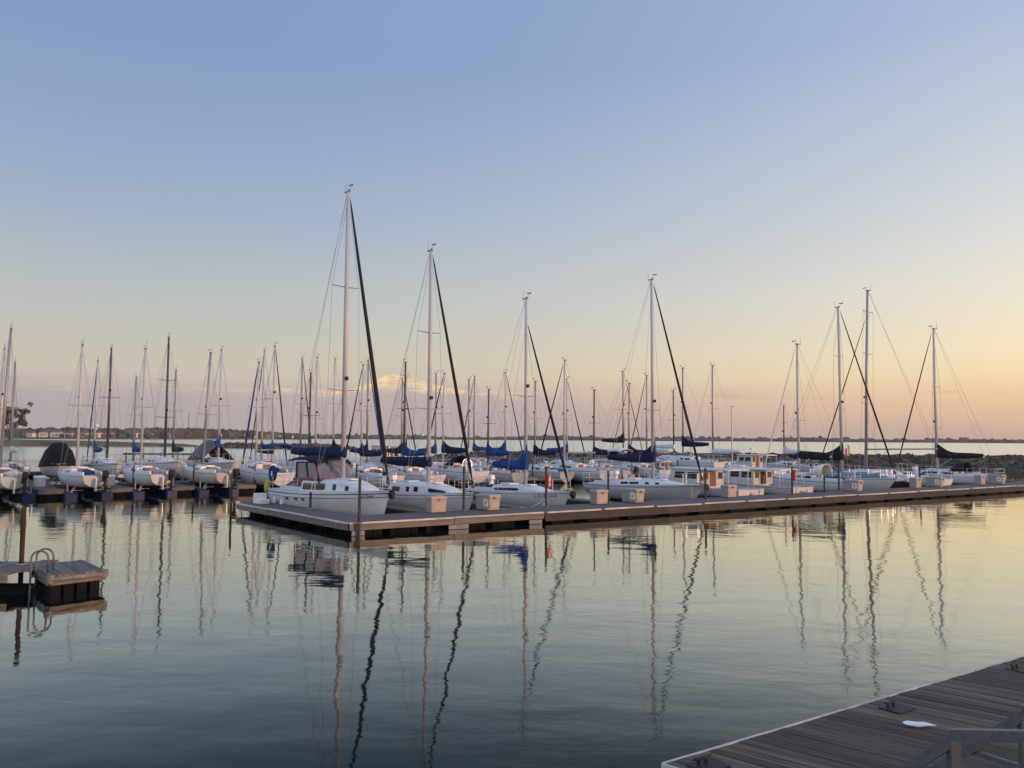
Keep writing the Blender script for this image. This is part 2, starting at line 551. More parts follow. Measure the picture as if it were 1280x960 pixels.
# ================================================================== SETTING
def water_mat(name, swell_h, fine_h, rough):
    """clear dark lake water: dark body colour under a mirror whose strength follows the Fresnel angle"""
    m = bpy.data.materials.new(name)
    m.use_nodes = True
    t = m.node_tree
    h = G(t)
    t.nodes.remove(t.nodes['Principled BSDF'])
    out = t.nodes['Material Output']
    co = h.n('ShaderNodeTexCoord').outputs['Object']
    mp = h.n('ShaderNodeMapping')
    mp.inputs['Rotation'].default_value = (0, 0, R(18))
    mp.inputs['Scale'].default_value = (0.60, 1.1, 1.0)
    t.links.new(co, mp.inputs[0])
    v = mp.outputs[0]
    swell = h.noise(v, 0.75, 2, 0.40, 0.2)
    mid = h.noise(v, 2.1, 2, 0.45, 0.2)
    fine = h.noise(v, 5.5, 3, 0.5, 0.2)
    patch = h.step(h.noise(co, 0.085, 3, 0.5), 0.45, 0.66)
    calm = h.m('ADD', 0.40, h.m('MULTIPLY', patch, 0.70))
    hgt = h.m('ADD', h.m('MULTIPLY', swell, swell_h), h.m('MULTIPLY', h.m('ADD', h.m('MULTIPLY', mid, fine_h * 1.6), h.m('MULTIPLY', fine, fine_h)), calm))
    b = h.n('ShaderNodeBump')
    b.inputs['Strength'].default_value = 1.0
    b.inputs['Distance'].default_value = 1.0
    t.links.new(hgt, b.inputs['Height'])
    fr = h.n('ShaderNodeFresnel')
    fr.inputs['IOR'].default_value = 1.333
    t.links.new(b.outputs[0], fr.inputs['Normal'])
    k = h.ramp(fr.outputs[0], [(p, (q, q, q)) for p, q in ((0.0, 0.0), (0.02, 0.02), (0.09, 0.038), (0.105, 0.055), (0.13, 0.115), (0.16, 0.22), (0.22, 0.43), (0.31, 0.64), (0.53, 0.82), (1.0, 0.97))])
    df = h.n('ShaderNodeBsdfDiffuse')
    df.inputs['Color'].default_value = (0.006, 0.016, 0.015, 1)
    gl = h.n('ShaderNodeBsdfGlossy')
    gl.inputs['Color'].default_value = (0.97, 0.965, 0.855, 1)
    gl.inputs['Roughness'].default_value = rough
    t.links.new(b.outputs[0], gl.inputs['Normal'])
    mx = h.n('ShaderNodeMixShader')
    t.links.new(k, mx.inputs[0])
    t.links.new(df.outputs[0], mx.inputs[1])
    t.links.new(gl.outputs[0], mx.inputs[2])
    t.links.new(mx.outputs[0], out.inputs['Surface'])
    MATS[name] = m


def water():
    water_mat('harbour_water', 0.014, 0.0030, 0.012)
    water_mat('lake_water', 0.035, 0.012, 0.22)
    YS = 122.0
    for nm, m, xs, ys in (('harbour_water', 'harbour_water', [-400, -120, -40, 0, 40, 120, 400], [-60, 0, 30, 80, YS]),
                          ('lake_water', 'lake_water', [-7000, -1000, -120, 0, 120, 1000, 7000], [YS, 300, 1200, 9000])):
        mb = MB()
        vs = [(x, y, 0) for y in ys for x in xs]
        n = len(xs)
        mb.add(vs, [(j * n + i, j * n + i + 1, (j + 1) * n + i + 1, (j + 1) * n + i) for j in range(len(ys) - 1) for i in range(n - 1)])
        tag(mb.build(nm, m), kind='structure')


water()


def far_shore():
    # low land strip and treeline across the lake on the right and centre
    r = random.Random(3)
    mb = MB()
    tr = MB()
    pts = []
    n = 60
    for i in range(n + 1):
        px = -330 + i * 1400 / n
        D = 2300 - 500 * max(0, (300 - px - 330) / 630.0) if px < -30 else 2300
        x = (px) / 1000.0 * D
        pts.append((x, D))
    poly = [(x, y) for x, y in pts] + [(x * 1.2, y + 500) for x, y in reversed(pts)]
    mb.prism(poly, -1, 1.6)
    tag(mb.build('far_shore', 'bank'), kind='structure')
    for i in range(1500):
        k = r.random() * n
        i0 = int(k)
        fr = k - i0
        x = pts[i0][0] + (pts[min(n, i0 + 1)][0] - pts[i0][0]) * fr
        y = pts[i0][1] + 8 + r.random() * 60
        hgt = 5.5 + 5.5 * mnoise.noise(Vector((x * 0.004, 0, 0))) + r.random() * 3.5 + (4.5 if r.random() < 0.08 else 0)
        hgt = max(3.2, hgt)
        w = 5 + r.random() * 8
        tr.blob((x, y, 1.3 + hgt * 0.45), (w, w * 0.7, hgt * 0.6), i, 4, 6, 0.3)
    tag(tr.build('far_treeline', 'far_foliage'), 'low dark line of trees on the far shore across the lake', 'trees', kind='stuff')
    # nearer shore on the left, with houses
    mb = MB()
    pts2 = []
    for i in range(40):
        px = -760 + i * 480 / 39
        D = 930 + 420 * max(0, (px + 560) / 280.0) ** 1.5
        pts2.append((px / 1000 * D, D))
    mb.prism([(x, y) for x, y in pts2] + [(x * 1.4, y + 500) for x, y in reversed(pts2)], -1, 2.0)
    tag(mb.build('near_shore', 'grass'), kind='structure')
    tr = MB()
    for i in range(900):
        k = r.random() * 38.99
        i0 = int(k)
        fr = k - i0
        x = pts2[i0][0] + (pts2[i0 + 1][0] - pts2[i0][0]) * fr
        y = pts2[i0][1] + (48 + r.random() * 110 if r.random() < 0.93 else 5 + r.random() * 30)
        hgt = 5.5 + 6 * (0.5 + mnoise.noise(Vector((x * 0.012, 3, 0)))) + r.random() * 3.0
        w = 4 + r.random() * 5
        if y - pts2[i0][1] < 45:
            hgt *= 0.45
            w *= 0.5
        tr.blob((x, y, 1.5 + hgt * 0.45), (w, w, hgt * 0.6), i + 5000, 5, 7, 0.3)
    tag(tr.build('shore_trees', 'far_foliage'), 'dark trees behind the houses on the left shore', 'trees', kind='stuff')
    # houses
    where = ['at the left end of the far shore row', 'beside the first house from the left', 'with the palest wall in the left cluster']
    hx = [-600, -582, -566, -550, -534, -518, -503, -470, -452, -432, -414, -398, -368, -352, -336, -322, -306, -292, -276]
    for i, px in enumerate(hx):
        D = 942 + 420 * max(0, (px + 560) / 280.0) ** 1.5 + r.random() * 12
        x = px / 1000 * D
        w, d, hh = 9 + r.random() * 4, 9.0, 4.2 + r.random() * 1.6
        brick = i in (4, 6, 9, 13, 16)
        nxt = ['left of the pale water tower', 'under the pale water tower', 'between the water tower and the thin radio tower', 'near the thin radio tower']
        zone = 0 if px < -530 else 1 if px < -500 else 2 if px < -420 else 3
        order = sum(1 for q in hx[:i] if (0 if q < -530 else 1 if q < -500 else 2 if q < -420 else 3) == zone)
        nth = ['first', 'second', 'third', 'fourth', 'fifth', 'sixth', 'seventh', 'eighth', 'ninth', 'tenth'][order]
        t = empty('house', (x, D, 2.0), -0.25 + r.random() * 0.5,
                  '%s lakeside house %s, %s from left' % ('brick red' if brick else 'pale beige', nxt[zone], nth),
                  'house', 'houses along the far left shore')
        b = MB()
        b.box((0, 0, hh / 2), (w, d, hh))
        b.build('wall', 'house_brick' if brick else 'house_wall', t)
        rf = MB()
        e = 0.5
        rf.add([(-w / 2 - e, -d / 2 - e, hh), (w / 2 + e, -d / 2 - e, hh), (w / 2 + e, d / 2 + e, hh), (-w / 2 - e, d / 2 + e, hh),
                (-w / 4, 0, hh + 3), (w / 4, 0, hh + 3)], [(3, 2, 1, 0), (0, 1, 5, 4), (1, 2, 5), (2, 3, 4, 5), (3, 0, 4)])
        rf.build('roof', 'house_roof', t)
        for wx in (-w * 0.28, w * 0.05, w * 0.32):
            q = MB()
            q.box((wx, -d / 2 - 0.02, hh * 0.5), (1.5, 0.1, 1.5))
            q.build('window', 'window_glass', t)
    # water tower and radio mast
    t = empty('water_tower', (-528, 1020, 2), 0, 'pale round water tower rising over the far left houses', 'water tower')
    b = MB()
    b.tube([(0, 0, 0), (0, 0, 3), (0, 0, 13)], [2.2, 0.9, 0.8], 12)
    b.build('stem', 'white_plastic', t, True)
    b = MB()
    b.blob((0, 0, 14.6), (2.7, 2.7, 2.2), 1, 10, 16, 0.0)
    b.build('tank', 'white_plastic', t, True)
    t = empty('radio_tower', (-480, 1190, 2), 0, 'thin lattice radio tower on the far left shore', 'tower')
    b = MB()
    for k in range(3):
        an = k * 2.094
        b.tube([(0.7 * math.cos(an), 0.7 * math.sin(an), 0), (0.5 * math.cos(an), 0.5 * math.sin(an), 38)], 0.16, 5)
    b.build('leg', 'weathered_steel', t)
    b = MB()
    for k in range(19):
        z = k * 2
        b.bar((0.65, 0, z), (-0.33, 0.56, z + 2), 0.12)
        b.bar((-0.33, -0.56, z), (0.65, 0, z + 2), 0.12)
    b.build('bracing', 'weathered_steel', t)


far_shore()


def spit():
    # grassy land spit on the left with a sandy rim
    def outline(off):
        return [(-330, 262 - off), (-190, 262 - off), (-150, 264 - off), (-122, 270 - off * 0.8), (-108 + off * 0.6, 279), (-116, 290), (-150, 310), (-330, 330)]
    b = MB()
    b.prism(outline(6), -0.5, 0.28)
    tag(b.build('sand_rim', 'sand'), kind='structure')
    b = MB()
    lo = outline(0)
    ce = Vector((-200, 292, 0))
    rings = []
    for k, z in ((1.0, 0.25), (0.985, 0.7), (0.93, 1.15), (0.80, 1.35), (0.5, 1.5)):
        rings.append([Vector((ce.x + (x - ce.x) * k, ce.y + (y - ce.y) * k, z + 0.12 * mnoise.noise(Vector((x * 0.1, y * 0.1, k))) + 1.45 * min(1, max(0, (-128 - x) / 60.0)) * min(1, (1 - k) * 9 + 0.1))) for x, y in lo])
    b.loft(rings, True, True)
    tag(b.build('land_spit', 'grass'), kind='structure')
    # the far low breakwater of rocks in the middle left
    r = random.Random(9)
    b = MB()
    a0, a1 = Vector((-99, 262)), Vector((-50, 250))
    for i in range(420):
        k = r.random()
        q = a0.lerp(a1, k)
        off = r.gauss(0, 1.5)
        hmax = 1.35 * math.exp(-(off / 2.2) ** 2) * min(1.0, (k + 0.02) * 9, (1.02 - k) * 9)
        s = 0.5 + r.random() * 0.7
        b.blob((q.x + r.gauss(0, 0.3), q.y + off, hmax * r.random() * 0.95), (s * 1.3, s, s * 0.7), i, 4, 6, 0.3)
    b.prism([(-99, 261), (-50, 249), (-50, 251.5), (-99, 263.5)], -0.5, 0.7)
    tag(b.build('low_rock_breakwater', 'rock'), 'low rock breakwater in the distance left of the tallest mast', 'breakwater', kind='stuff')
    # main breakwater on the right
    c0, c1 = Vector((-15, 121)), Vector((140, 96))
    d = (c1 - c0)
    Lb = d.length
    d.normalize()
    nn = Vector((d.y, -d.x))
    b = MB()
    rings = []
    for i in range(46):
        k = i / 45
        q = c0 + d * (Lb * k)
        e = min(1.0, k * 14 + 0.15)
        top = (1.72 + 0.10 * mnoise.noise(Vector((k * 40, 0, 0)))) * e
        rings.append([Vector((q.x + nn.x * o, q.y + nn.y * o, z)) for o, z in ((15.0, -0.6), (9.0, 0.35 * e), (4.0, 1.05 * e), (1.4, top * 0.95), (0.5, top), (-1.5, top), (-3, 0.8 * e), (-6, -0.6))])
    b.loft(rings, True, True)
    tag(b.build('breakwater_bank', 'bank'), kind='structure')
    b = MB()
    for i in range(3300):
        k = r.random()
        q = c0 + d * (Lb * k)
        o = 1.3 + 13.0 * r.random() ** 1.3
        z = max(-0.2, 1.62 - 0.21 * (o - 1.0) + 0.004 * (o - 1.0) ** 2) * min(1.0, k * 14 + 0.15)
        s = 0.20 + r.random() ** 2 * 0.62
        b.blob((q.x + nn.x * o, q.y + nn.y * o, z - s * 0.15), (s * (0.9 + r.random() * 0.6), s * 1.1, s * 0.7), i + 77, 4, 6, 0.32)
    tag(b.build('breakwater_rocks', 'rock'), 'grey boulders piled along the near side of the breakwater', 'rocks', kind='stuff')


spit()


def leafy_tree(name, loc, h, label, seed, group=None):
    r = random.Random(seed)
    t = empty(name, loc, 0, label, 'tree', group)
    b = MB()
    b.tube([(0, 0, -0.3), (0.1, 0, h * 0.2), (0.0, 0.2, h * 0.45), (0.2, 0.1, h * 0.8)], [0.42, 0.32, 0.24, 0.06], 8)
    tips = []
    for i in range(13):
        z0 = h * (0.2 + 0.5 * r.random())
        an = r.random() * 6.283
        ln = h * (0.18 + 0.22 * r.random())
        q = Vector((math.cos(an) * ln, math.sin(an) * ln, z0 + ln * (0.5 + 0.5 * r.random())))
        b.tube([(0.05, 0.1, z0), (q.x * 0.5, q.y * 0.5, (z0 + q.z) / 2 + 0.1), q], [0.14, 0.09, 0.03], 6)
        tips.append(q)
    tips.append(Vector((0.2, 0.1, h * 0.85)))
    b.build('trunk', 'bark', t, True)
    c = MB()
    for q in tips:
        for j in range(4):
            cc = q + Vector((r.gauss(0, h * 0.075), r.gauss(0, h * 0.075), r.gauss(0, h * 0.06)))
            rad = h * (0.05 + 0.05 * r.random())
            for k in range(75):
                v = Vector((r.gauss(0, 1), r.gauss(0, 1), r.gauss(0, 0.8)))
                v = v.normalized() * rad * (r.random() ** 0.4)
                p = cc + v
                a = Vector((r.gauss(0, 1), r.gauss(0, 1), r.gauss(0, 1))).normalized()
                e = a.orthogonal().normalized()
                s = 0.17 + 0.15 * r.random()
                c.add([p - a * s, p + e * s * 0.6, p + a * s, p - e * s * 0.6], [(0, 1, 2, 3)])
    c.build('crown', 'foliage', t)
    return t


leafy_tree('shade_tree', (-171.5, 274, 1.8), 11.9, 'tall leafy tree on the grassy spit at the left edge', 4)

HAZE = 0.00007
def haze():
    m = bpy.data.materials.new('haze')
    m.use_nodes = True
    t = m.node_tree
    t.nodes.remove(t.nodes['Principled BSDF'])
    v = t.nodes.new('ShaderNodeVolumePrincipled')
    v.inputs['Color'].default_value = (0.86, 0.84, 0.88, 1)
    v.inputs['Density'].default_value = HAZE
    t.links.new(v.outputs[0], t.nodes['Material Output'].inputs['Volume'])
    MATS['haze'] = m
    mb = MB()
    mb.box((0, 1500, 29), (7000, 3400, 64))
    o = mb.build('haze', 'haze')
    tag(o, 'thin evening haze over the lake', 'haze', kind='stuff')


haze()
# ================================================================== BOATS
class Hull:
    def __init__(s, L, B, F, w0=0.72, rake=0.10, transom=0.22, sheer=0.28, power=False):
        s.L, s.B, s.F, s.w0, s.rake, s.tr, s.sh, s.pw = L, B, F, w0, rake, transom, sheer, power

    def hb(s, t):
        if t < 0.42:
            k = s.w0 + (1 - s.w0) * math.sin(math.pi / 2 * t / 0.42)
        else:
            k = max(0.0, 1 - ((t - 0.42) / 0.58) ** (2.7 if s.pw else 2.15)) ** 0.9
        return max(0.012, k * s.B / 2)

    def zs(s, t):
        return s.F * (0.94 + s.sh * t ** 1.8 + 0.03 * (1 - t) ** 2)

    def zb(s, t):
        if s.pw:
            return -0.35 + 0.35 * max(0, (t - 0.6) / 0.4) ** 2 + 0.05
        return -0.42 * max(0.0, math.sin(math.pi * (0.12 + 0.88 * t))) ** 0.8 + 0.24 * (1 - t) ** 4 + 0.02

    def pt(s, t, z, side):
        zs, zb = s.zs(t), s.zb(t)
        d = min(1.0, max(0.0, (zs - z) / (zs - zb)))
        p = 3.0 - 1.5 * t if not s.pw else 3.4 - 2.0 * t
        y = s.hb(t) * max(0.0, 1 - d ** p) ** 0.7
        x = -s.L / 2 + t * s.L - s.rake * s.L * d * t ** 7 + s.tr * d * (1 - t) ** 8
        return Vector((x, side * y, z))

    def x(s, t):
        return -s.L / 2 + t * s.L

    def t_of(s, x):
        return (x + s.L / 2) / s.L


TS = [0, 0.04, 0.1, 0.18, 0.28, 0.38, 0.48, 0.58, 0.67, 0.75, 0.82, 0.88, 0.93, 0.97, 0.99, 1.0]


def make_hull(h, root, hull, stripe, bottom, stripe2=False):
    mb = MB()
    bands = [(0.0, 0), (0.075, 1), (0.115, 0), (0.20, 0), (0.225, 1 if stripe2 else 0), (0.25, 0), (0.55, 0)]
    rings = []
    nb = 11
    for t in TS:
        zs, zb = h.zs(t), h.zb(t)
        zz = [zs - k * h.F for k, _ in bands] + [0.13, 0.05, zb * 0.5 - 0.01, zb]
        for i in range(1, len(zz)):
            zz[i] = min(zz[i], zz[i - 1] - 0.002)
            zz[i] = max(zz[i], zb + (len(zz) - 1 - i) * 0.0012)
        rings.append([h.pt(t, z, 1) for z in zz] + [h.pt(t, z, -1) for z in reversed(zz[:-1])])
    n = len(rings[0])
    mids = [m for _, m in bands[:-1]] + [0, 1, 2, 2]
    fm = mids[:nb - 1] + list(reversed(mids[:nb - 1]))
    vs = [p for r in rings for p in r]
    base = len(mb.v)
    mb.v += [tuple(v) for v in vs]
    for i in range(len(rings) - 1):
        for k in range(n - 1):
            mb.f.append([i * n + k, i * n + k + 1, (i + 1) * n + k + 1, (i + 1) * n + k])
            mb.mi.append(fm[k])
    mb.f.append(list(range(n)))
    mb.mi.append(0)
    return mb.build('hull', [hull, stripe, bottom], root, auto=40)


def make_deck(h, root, ck0, ck1, m='deck_white', drop=0.45):
    mb = MB()
    prev = None
    st = []
    for t in sorted(set(TS + [ck0, ck1])):
        st.append((t, ck0 < t < ck1 or False))
    rows = []

    def row(t, low):
        z = h.zs(t) - 0.015
        y = h.hb(t) * 0.985
        x = h.x(t) + (0.01 if t == 0 else 0)
        inn = y * 0.60
        zi = z + 0.02
        zl = zi - (drop if low else 0.0)
        zc = z + 0.05 if not low else zl
        half = [(y, z), (inn, zi), (inn * 0.995, zl), (0, zc)]
        return [Vector((x, a, b)) for a, b in half] + [Vector((x, -a, b)) for a, b in reversed(half[:-1])]
    for t in sorted(set([q for q in TS if not (ck0 < q < ck1)] + [ck0, ck1, (ck0 * 2 + ck1) / 3, (ck0 + ck1 * 2) / 3])):
        if abs(t - ck0) < 1e-6:
            rows += [row(t, False), row(t + 1e-4, True)]
        elif abs(t - ck1) < 1e-6:
            rows += [row(t, True), row(t + 1e-4, False)]
        else:
            rows.append(row(t, ck0 < t < ck1))
    mb.loft(rows, False, False)
    # toe rail
    for sd in (1, -1):
        pts = [Vector((h.x(t), sd * h.hb(t) * 0.985, h.zs(t) + 0.012)) for t in TS]
        mb.tube(pts, 0.022, 5)
    return mb.build('deck', m, root, auto=30)


def make_cabin(h, root, c0, c1, hc, wf=0.64, front=0.18, m='gelcoat', wins=((0.06, 0.26), (0.32, 0.46)), step=None, glass='window_glass', lo=0.30, hi=0.74):
    """coach roof from station c0 to c1; wins in fractions of its length"""
    def ring(k):
        t = c0 + (c1 - c0) * k
        w = h.hb(t) * wf * (1 - 0.25 * k)
        z0 = h.zs(t) - 0.03
        hh = hc * (1 - (1 - front) * max(0, (k - 0.45) / 0.55) ** 1.5)
        if k >= 0.999:
            hh = 0.03
        x = h.x(t)
        half = [(w, 0), (w * 0.93, hh * 0.80), (w * 0.80, hh * 0.97), (0, hh * 1.10)]
        return [Vector((x, a, z0 + b)) for a, b in half] + [Vector((x, -a, z0 + b)) for a, b in reversed(half[:-1])]
    ks = [0, 0.15, 0.3, 0.45, 0.6, 0.72, 0.84, 0.94, 1.0]
    mb = MB()
    mb.loft([ring(k) for k in ks], True, True)
    cab = mb.build('cabin', m, root, auto=32)
    for sd in (0, 1):
        for (k0, k1) in wins:
            w = MB()
            rr = []
            for k in (k0, k0 + (k1 - k0) * 0.12, (k0 + k1) / 2, k1 - (k1 - k0) * 0.12, k1):
                r_ = ring(k)
                a, b = (r_[0], r_[1]) if sd == 0 else (r_[6], r_[5])
                l_, h_ = (lo, hi) if k not in (k0, k1) else (lo + 0.06, hi - 0.06)
                o = Vector((0, 0.012 if sd == 0 else -0.012, 0.003))
                i_ = Vector((0, -0.02 if sd == 0 else 0.02, 0))
                rr.append([a.lerp(b, l_) + o, a.lerp(b, h_) + o, a.lerp(b, h_) + i_, a.lerp(b, l_) + i_])
            w.loft(rr, True, True)
            w.build('window', glass, cab)
    z0 = h.zs(c0)
    hx = h.x(c0)
    w = MB()
    w.box((hx - 0.012, 0, z0 - 0.05 + hc * 0.42), (0.03, 0.58, hc * 0.95 + 0.1))
    w.build('companionway_door', 'hatch_wood', cab)
    w = MB()
    w.box((hx + 0.45, 0, z0 + hc * 1.09), (0.8, 0.62, 0.05))
    w.box((h.x(c0 + (c1 - c0) * 0.62), 0, h.zs(c0 + (c1 - c0) * 0.62) + hc * 0.93), (0.45, 0.45, 0.05))
    w.build('hatch', 'white_plastic', cab, bevel=0.012)
    return cab


def make_rails(h, root, n=4, hgt=0.62, push=True):
    f = 0.965
    for sd in (1, -1):
        mb = MB()
        ts = [0.08 + (0.90 - 0.08) * i / n for i in range(n + 1)]
        tops = []
        for t in ts:
            p = Vector((h.x(t), sd * h.hb(t) * f, h.zs(t)))
            q = p + Vector((0, 0, hgt))
            tops.append(q)
            mb.tube([p, q], 0.014, 5)
        for z in (0.0, -0.3):
            mb.tube([q + Vector((0, 0, z)) for q in tops], 0.006, 4)
        mb.build('guard_rail', 'stainless', root)
    mb = MB()
    pts = []
    for t, sd in ((0.90, 1), (0.97, 1), (1.0, 0), (0.97, -1), (0.90, -1)):
        pts.append(Vector((h.x(t) + (0.05 if sd == 0 else 0), sd * h.hb(t) * f, h.zs(t) + hgt)))
    mb.tube(pts, 0.016, 6)
    for t, sd in ((0.97, 1), (0.97, -1)):
        mb.tube([(h.x(t), sd * h.hb(t) * f, h.zs(t)), (h.x(t), sd * h.hb(t) * f, h.zs(t) + hgt)], 0.014, 5)
    mb.build('pulpit', 'stainless', root)
    if push:
        mb = MB()
        for z in (hgt, hgt - 0.3):
            mb.tube([Vector((h.x(t), sd * h.hb(t) * f, h.zs(t) + z)) for t, sd in ((0.08, 1), (0.012, 1), (0.012, -1), (0.08, -1))], 0.016, 6)
        for sd in (1, -1):
            mb.tube([(h.x(0.012), sd * h.hb(0.012) * f, h.zs(0)), (h.x(0.012), sd * h.hb(0.012) * f, h.zs(0) + hgt)], 0.014, 5)
        mb.build('pushpit', 'stainless', root)


def sail_cover(root, p0, p1, m, hmast=1.0, hend=0.16, w=0.15, fold=0.38, seed=0, sag=0.05, boom=True, name='sail_cover'):
    """canvas cover over the flaked sail from mast p0 along the boom to p1"""
    p0, p1 = Vector(p0), Vector(p1)
    d = p1 - p0
    n = 16
    side = Vector((d.y, -d.x, 0)).normalized()
    rings = []
    for i in range(n + 1):
        k = i / n
        c = p0 + d * k
        up = hend + (fold - hend) * (1 - k) ** 0.8 + max(0.0, hmast - fold) * max(0.0, 1 - k / 0.42) ** 2.2
        up *= 1 + 0.10 * mnoise.noise(Vector((k * 7, seed, 0)))
        dn = 0.14 + sag * math.sin(math.pi * k) * (1 + 0.5 * mnoise.noise(Vector((k * 9, seed, 5))))
        ww = w * (1.0 if k < 0.92 else 0.75) * (1 + 0.2 * mnoise.noise(Vector((k * 8, seed, 9))))
        if i == 0:
            ww *= 0.8
        lean = 0.03 * mnoise.noise(Vector((k * 5, seed, 3)))
        ring = []
        for (a, b) in ((0, -dn), (0.75, -dn * 0.55), (1, 0.05), (0.85, up * 0.35), (0.45, up * 0.75), (0.1, up), (-0.1, up), (-0.45, up * 0.75), (-0.85, up * 0.35), (-1, 0.05), (-0.75, -dn * 0.55)):
            ring.append(c + side * (a * ww + lean * b * 3) + Vector((0, 0, b)))
        rings.append(ring)
    mb = MB()
    mb.loft(rings, True, True)
    return mb.build(name, m, root, auto=60)


def dodger(h, root, x0, z0, w, hgt, m, ln=1.0, windows=None):
    mb = MB()
    rings = []
    for k, xx, hh in ((0, 0.0, 0.06), (0.3, -0.28 * ln, 0.62), (0.6, -0.55 * ln, 0.92), (1, -ln, 1.0)):
        rings.append([Vector((x0 + xx, w * math.cos(a), z0 + hgt * hh * math.sin(a) ** 0.6)) for a in [math.pi * i / 12 for i in range(13)]])
    mb.loft(rings, False, False)
    o = mb.build('dodger', m, root, True)
    so = o.modifiers.new('thick', 'SOLIDIFY')
    so.thickness = 0.015
    if windows:
        q = MB()
        rr = []
        for xx, hh in ((-0.05 * ln, 0.17), (-0.26 * ln, 0.58)):
            rr.append([Vector((x0 + xx + 0.03, w * 0.80 * math.cos(a), z0 + hgt * hh * math.sin(a) ** 0.6 + 0.02)) for a in [math.pi * (0.15 + 0.7 * i / 8) for i in range(9)]])
        q.loft(rr, False, False)
        w_ = q.build('window', windows, o, True)
        s2 = w_.modifiers.new('thick', 'SOLIDIFY')
        s2.thickness = 0.01
    return o


def bimini(root, x0, x1, w, z, zdeck, m, arch=0.16):
    mb = MB()
    rings = []
    for i in range(9):
        k = i / 8
        x = x0 + (x1 - x0) * k
        dz = -0.10 * (2 * k - 1) ** 2
        rings.append([Vector((x, w * math.cos(a), z + dz + arch * math.sin(a) - (0.12 if j in (0, 10) else 0))) for j, a in enumerate([math.pi * j / 10 for j in range(11)])])
    mb.loft(rings, False, False)
    o = mb.build('bimini', m, root, True)
    so = o.modifiers.new('thick', 'SOLIDIFY')
    so.thickness = 0.02
    f = MB()
    for sd in (1, -1):
        for x in (x0 + 0.1, x1 - 0.1):
            f.tube([((x0 + x1) / 2, sd * w * 1.02, zdeck), (x, sd * w * 0.99, z - 0.12)], 0.014, 5)
    f.build('bimini_frame', 'stainless', root)


def outboard(root, x, y, z):
    mb = MB()
    mb.loft([[Vector((x + a * s_, y + b * s_ * 0.62, z + zz)) for a, b in ((-0.24, -0.2), (0.16, -0.2), (0.2, 0), (0.16, 0.2), (-0.24, 0.2), (-0.28, 0))]
             for s_, zz in ((0.6, 0.12), (1.0, 0.2), (1.02, 0.42), (0.7, 0.55))], True, True)
    mb.box((x - 0.04, y, z - 0.2), (0.16, 0.10, 0.75))
    mb.box((x - 0.06, y, z - 0.5), (0.34, 0.04, 0.05))
    mb.tube([(x - 0.16, y, z - 0.66), (x + 0.14, y, z - 0.66)], 0.055, 8)
    mb.box((x + 0.12, y, z + 0.02), (0.16, 0.22, 0.26))
    return mb.build('outboard_motor', 'rubber', root, auto=40)


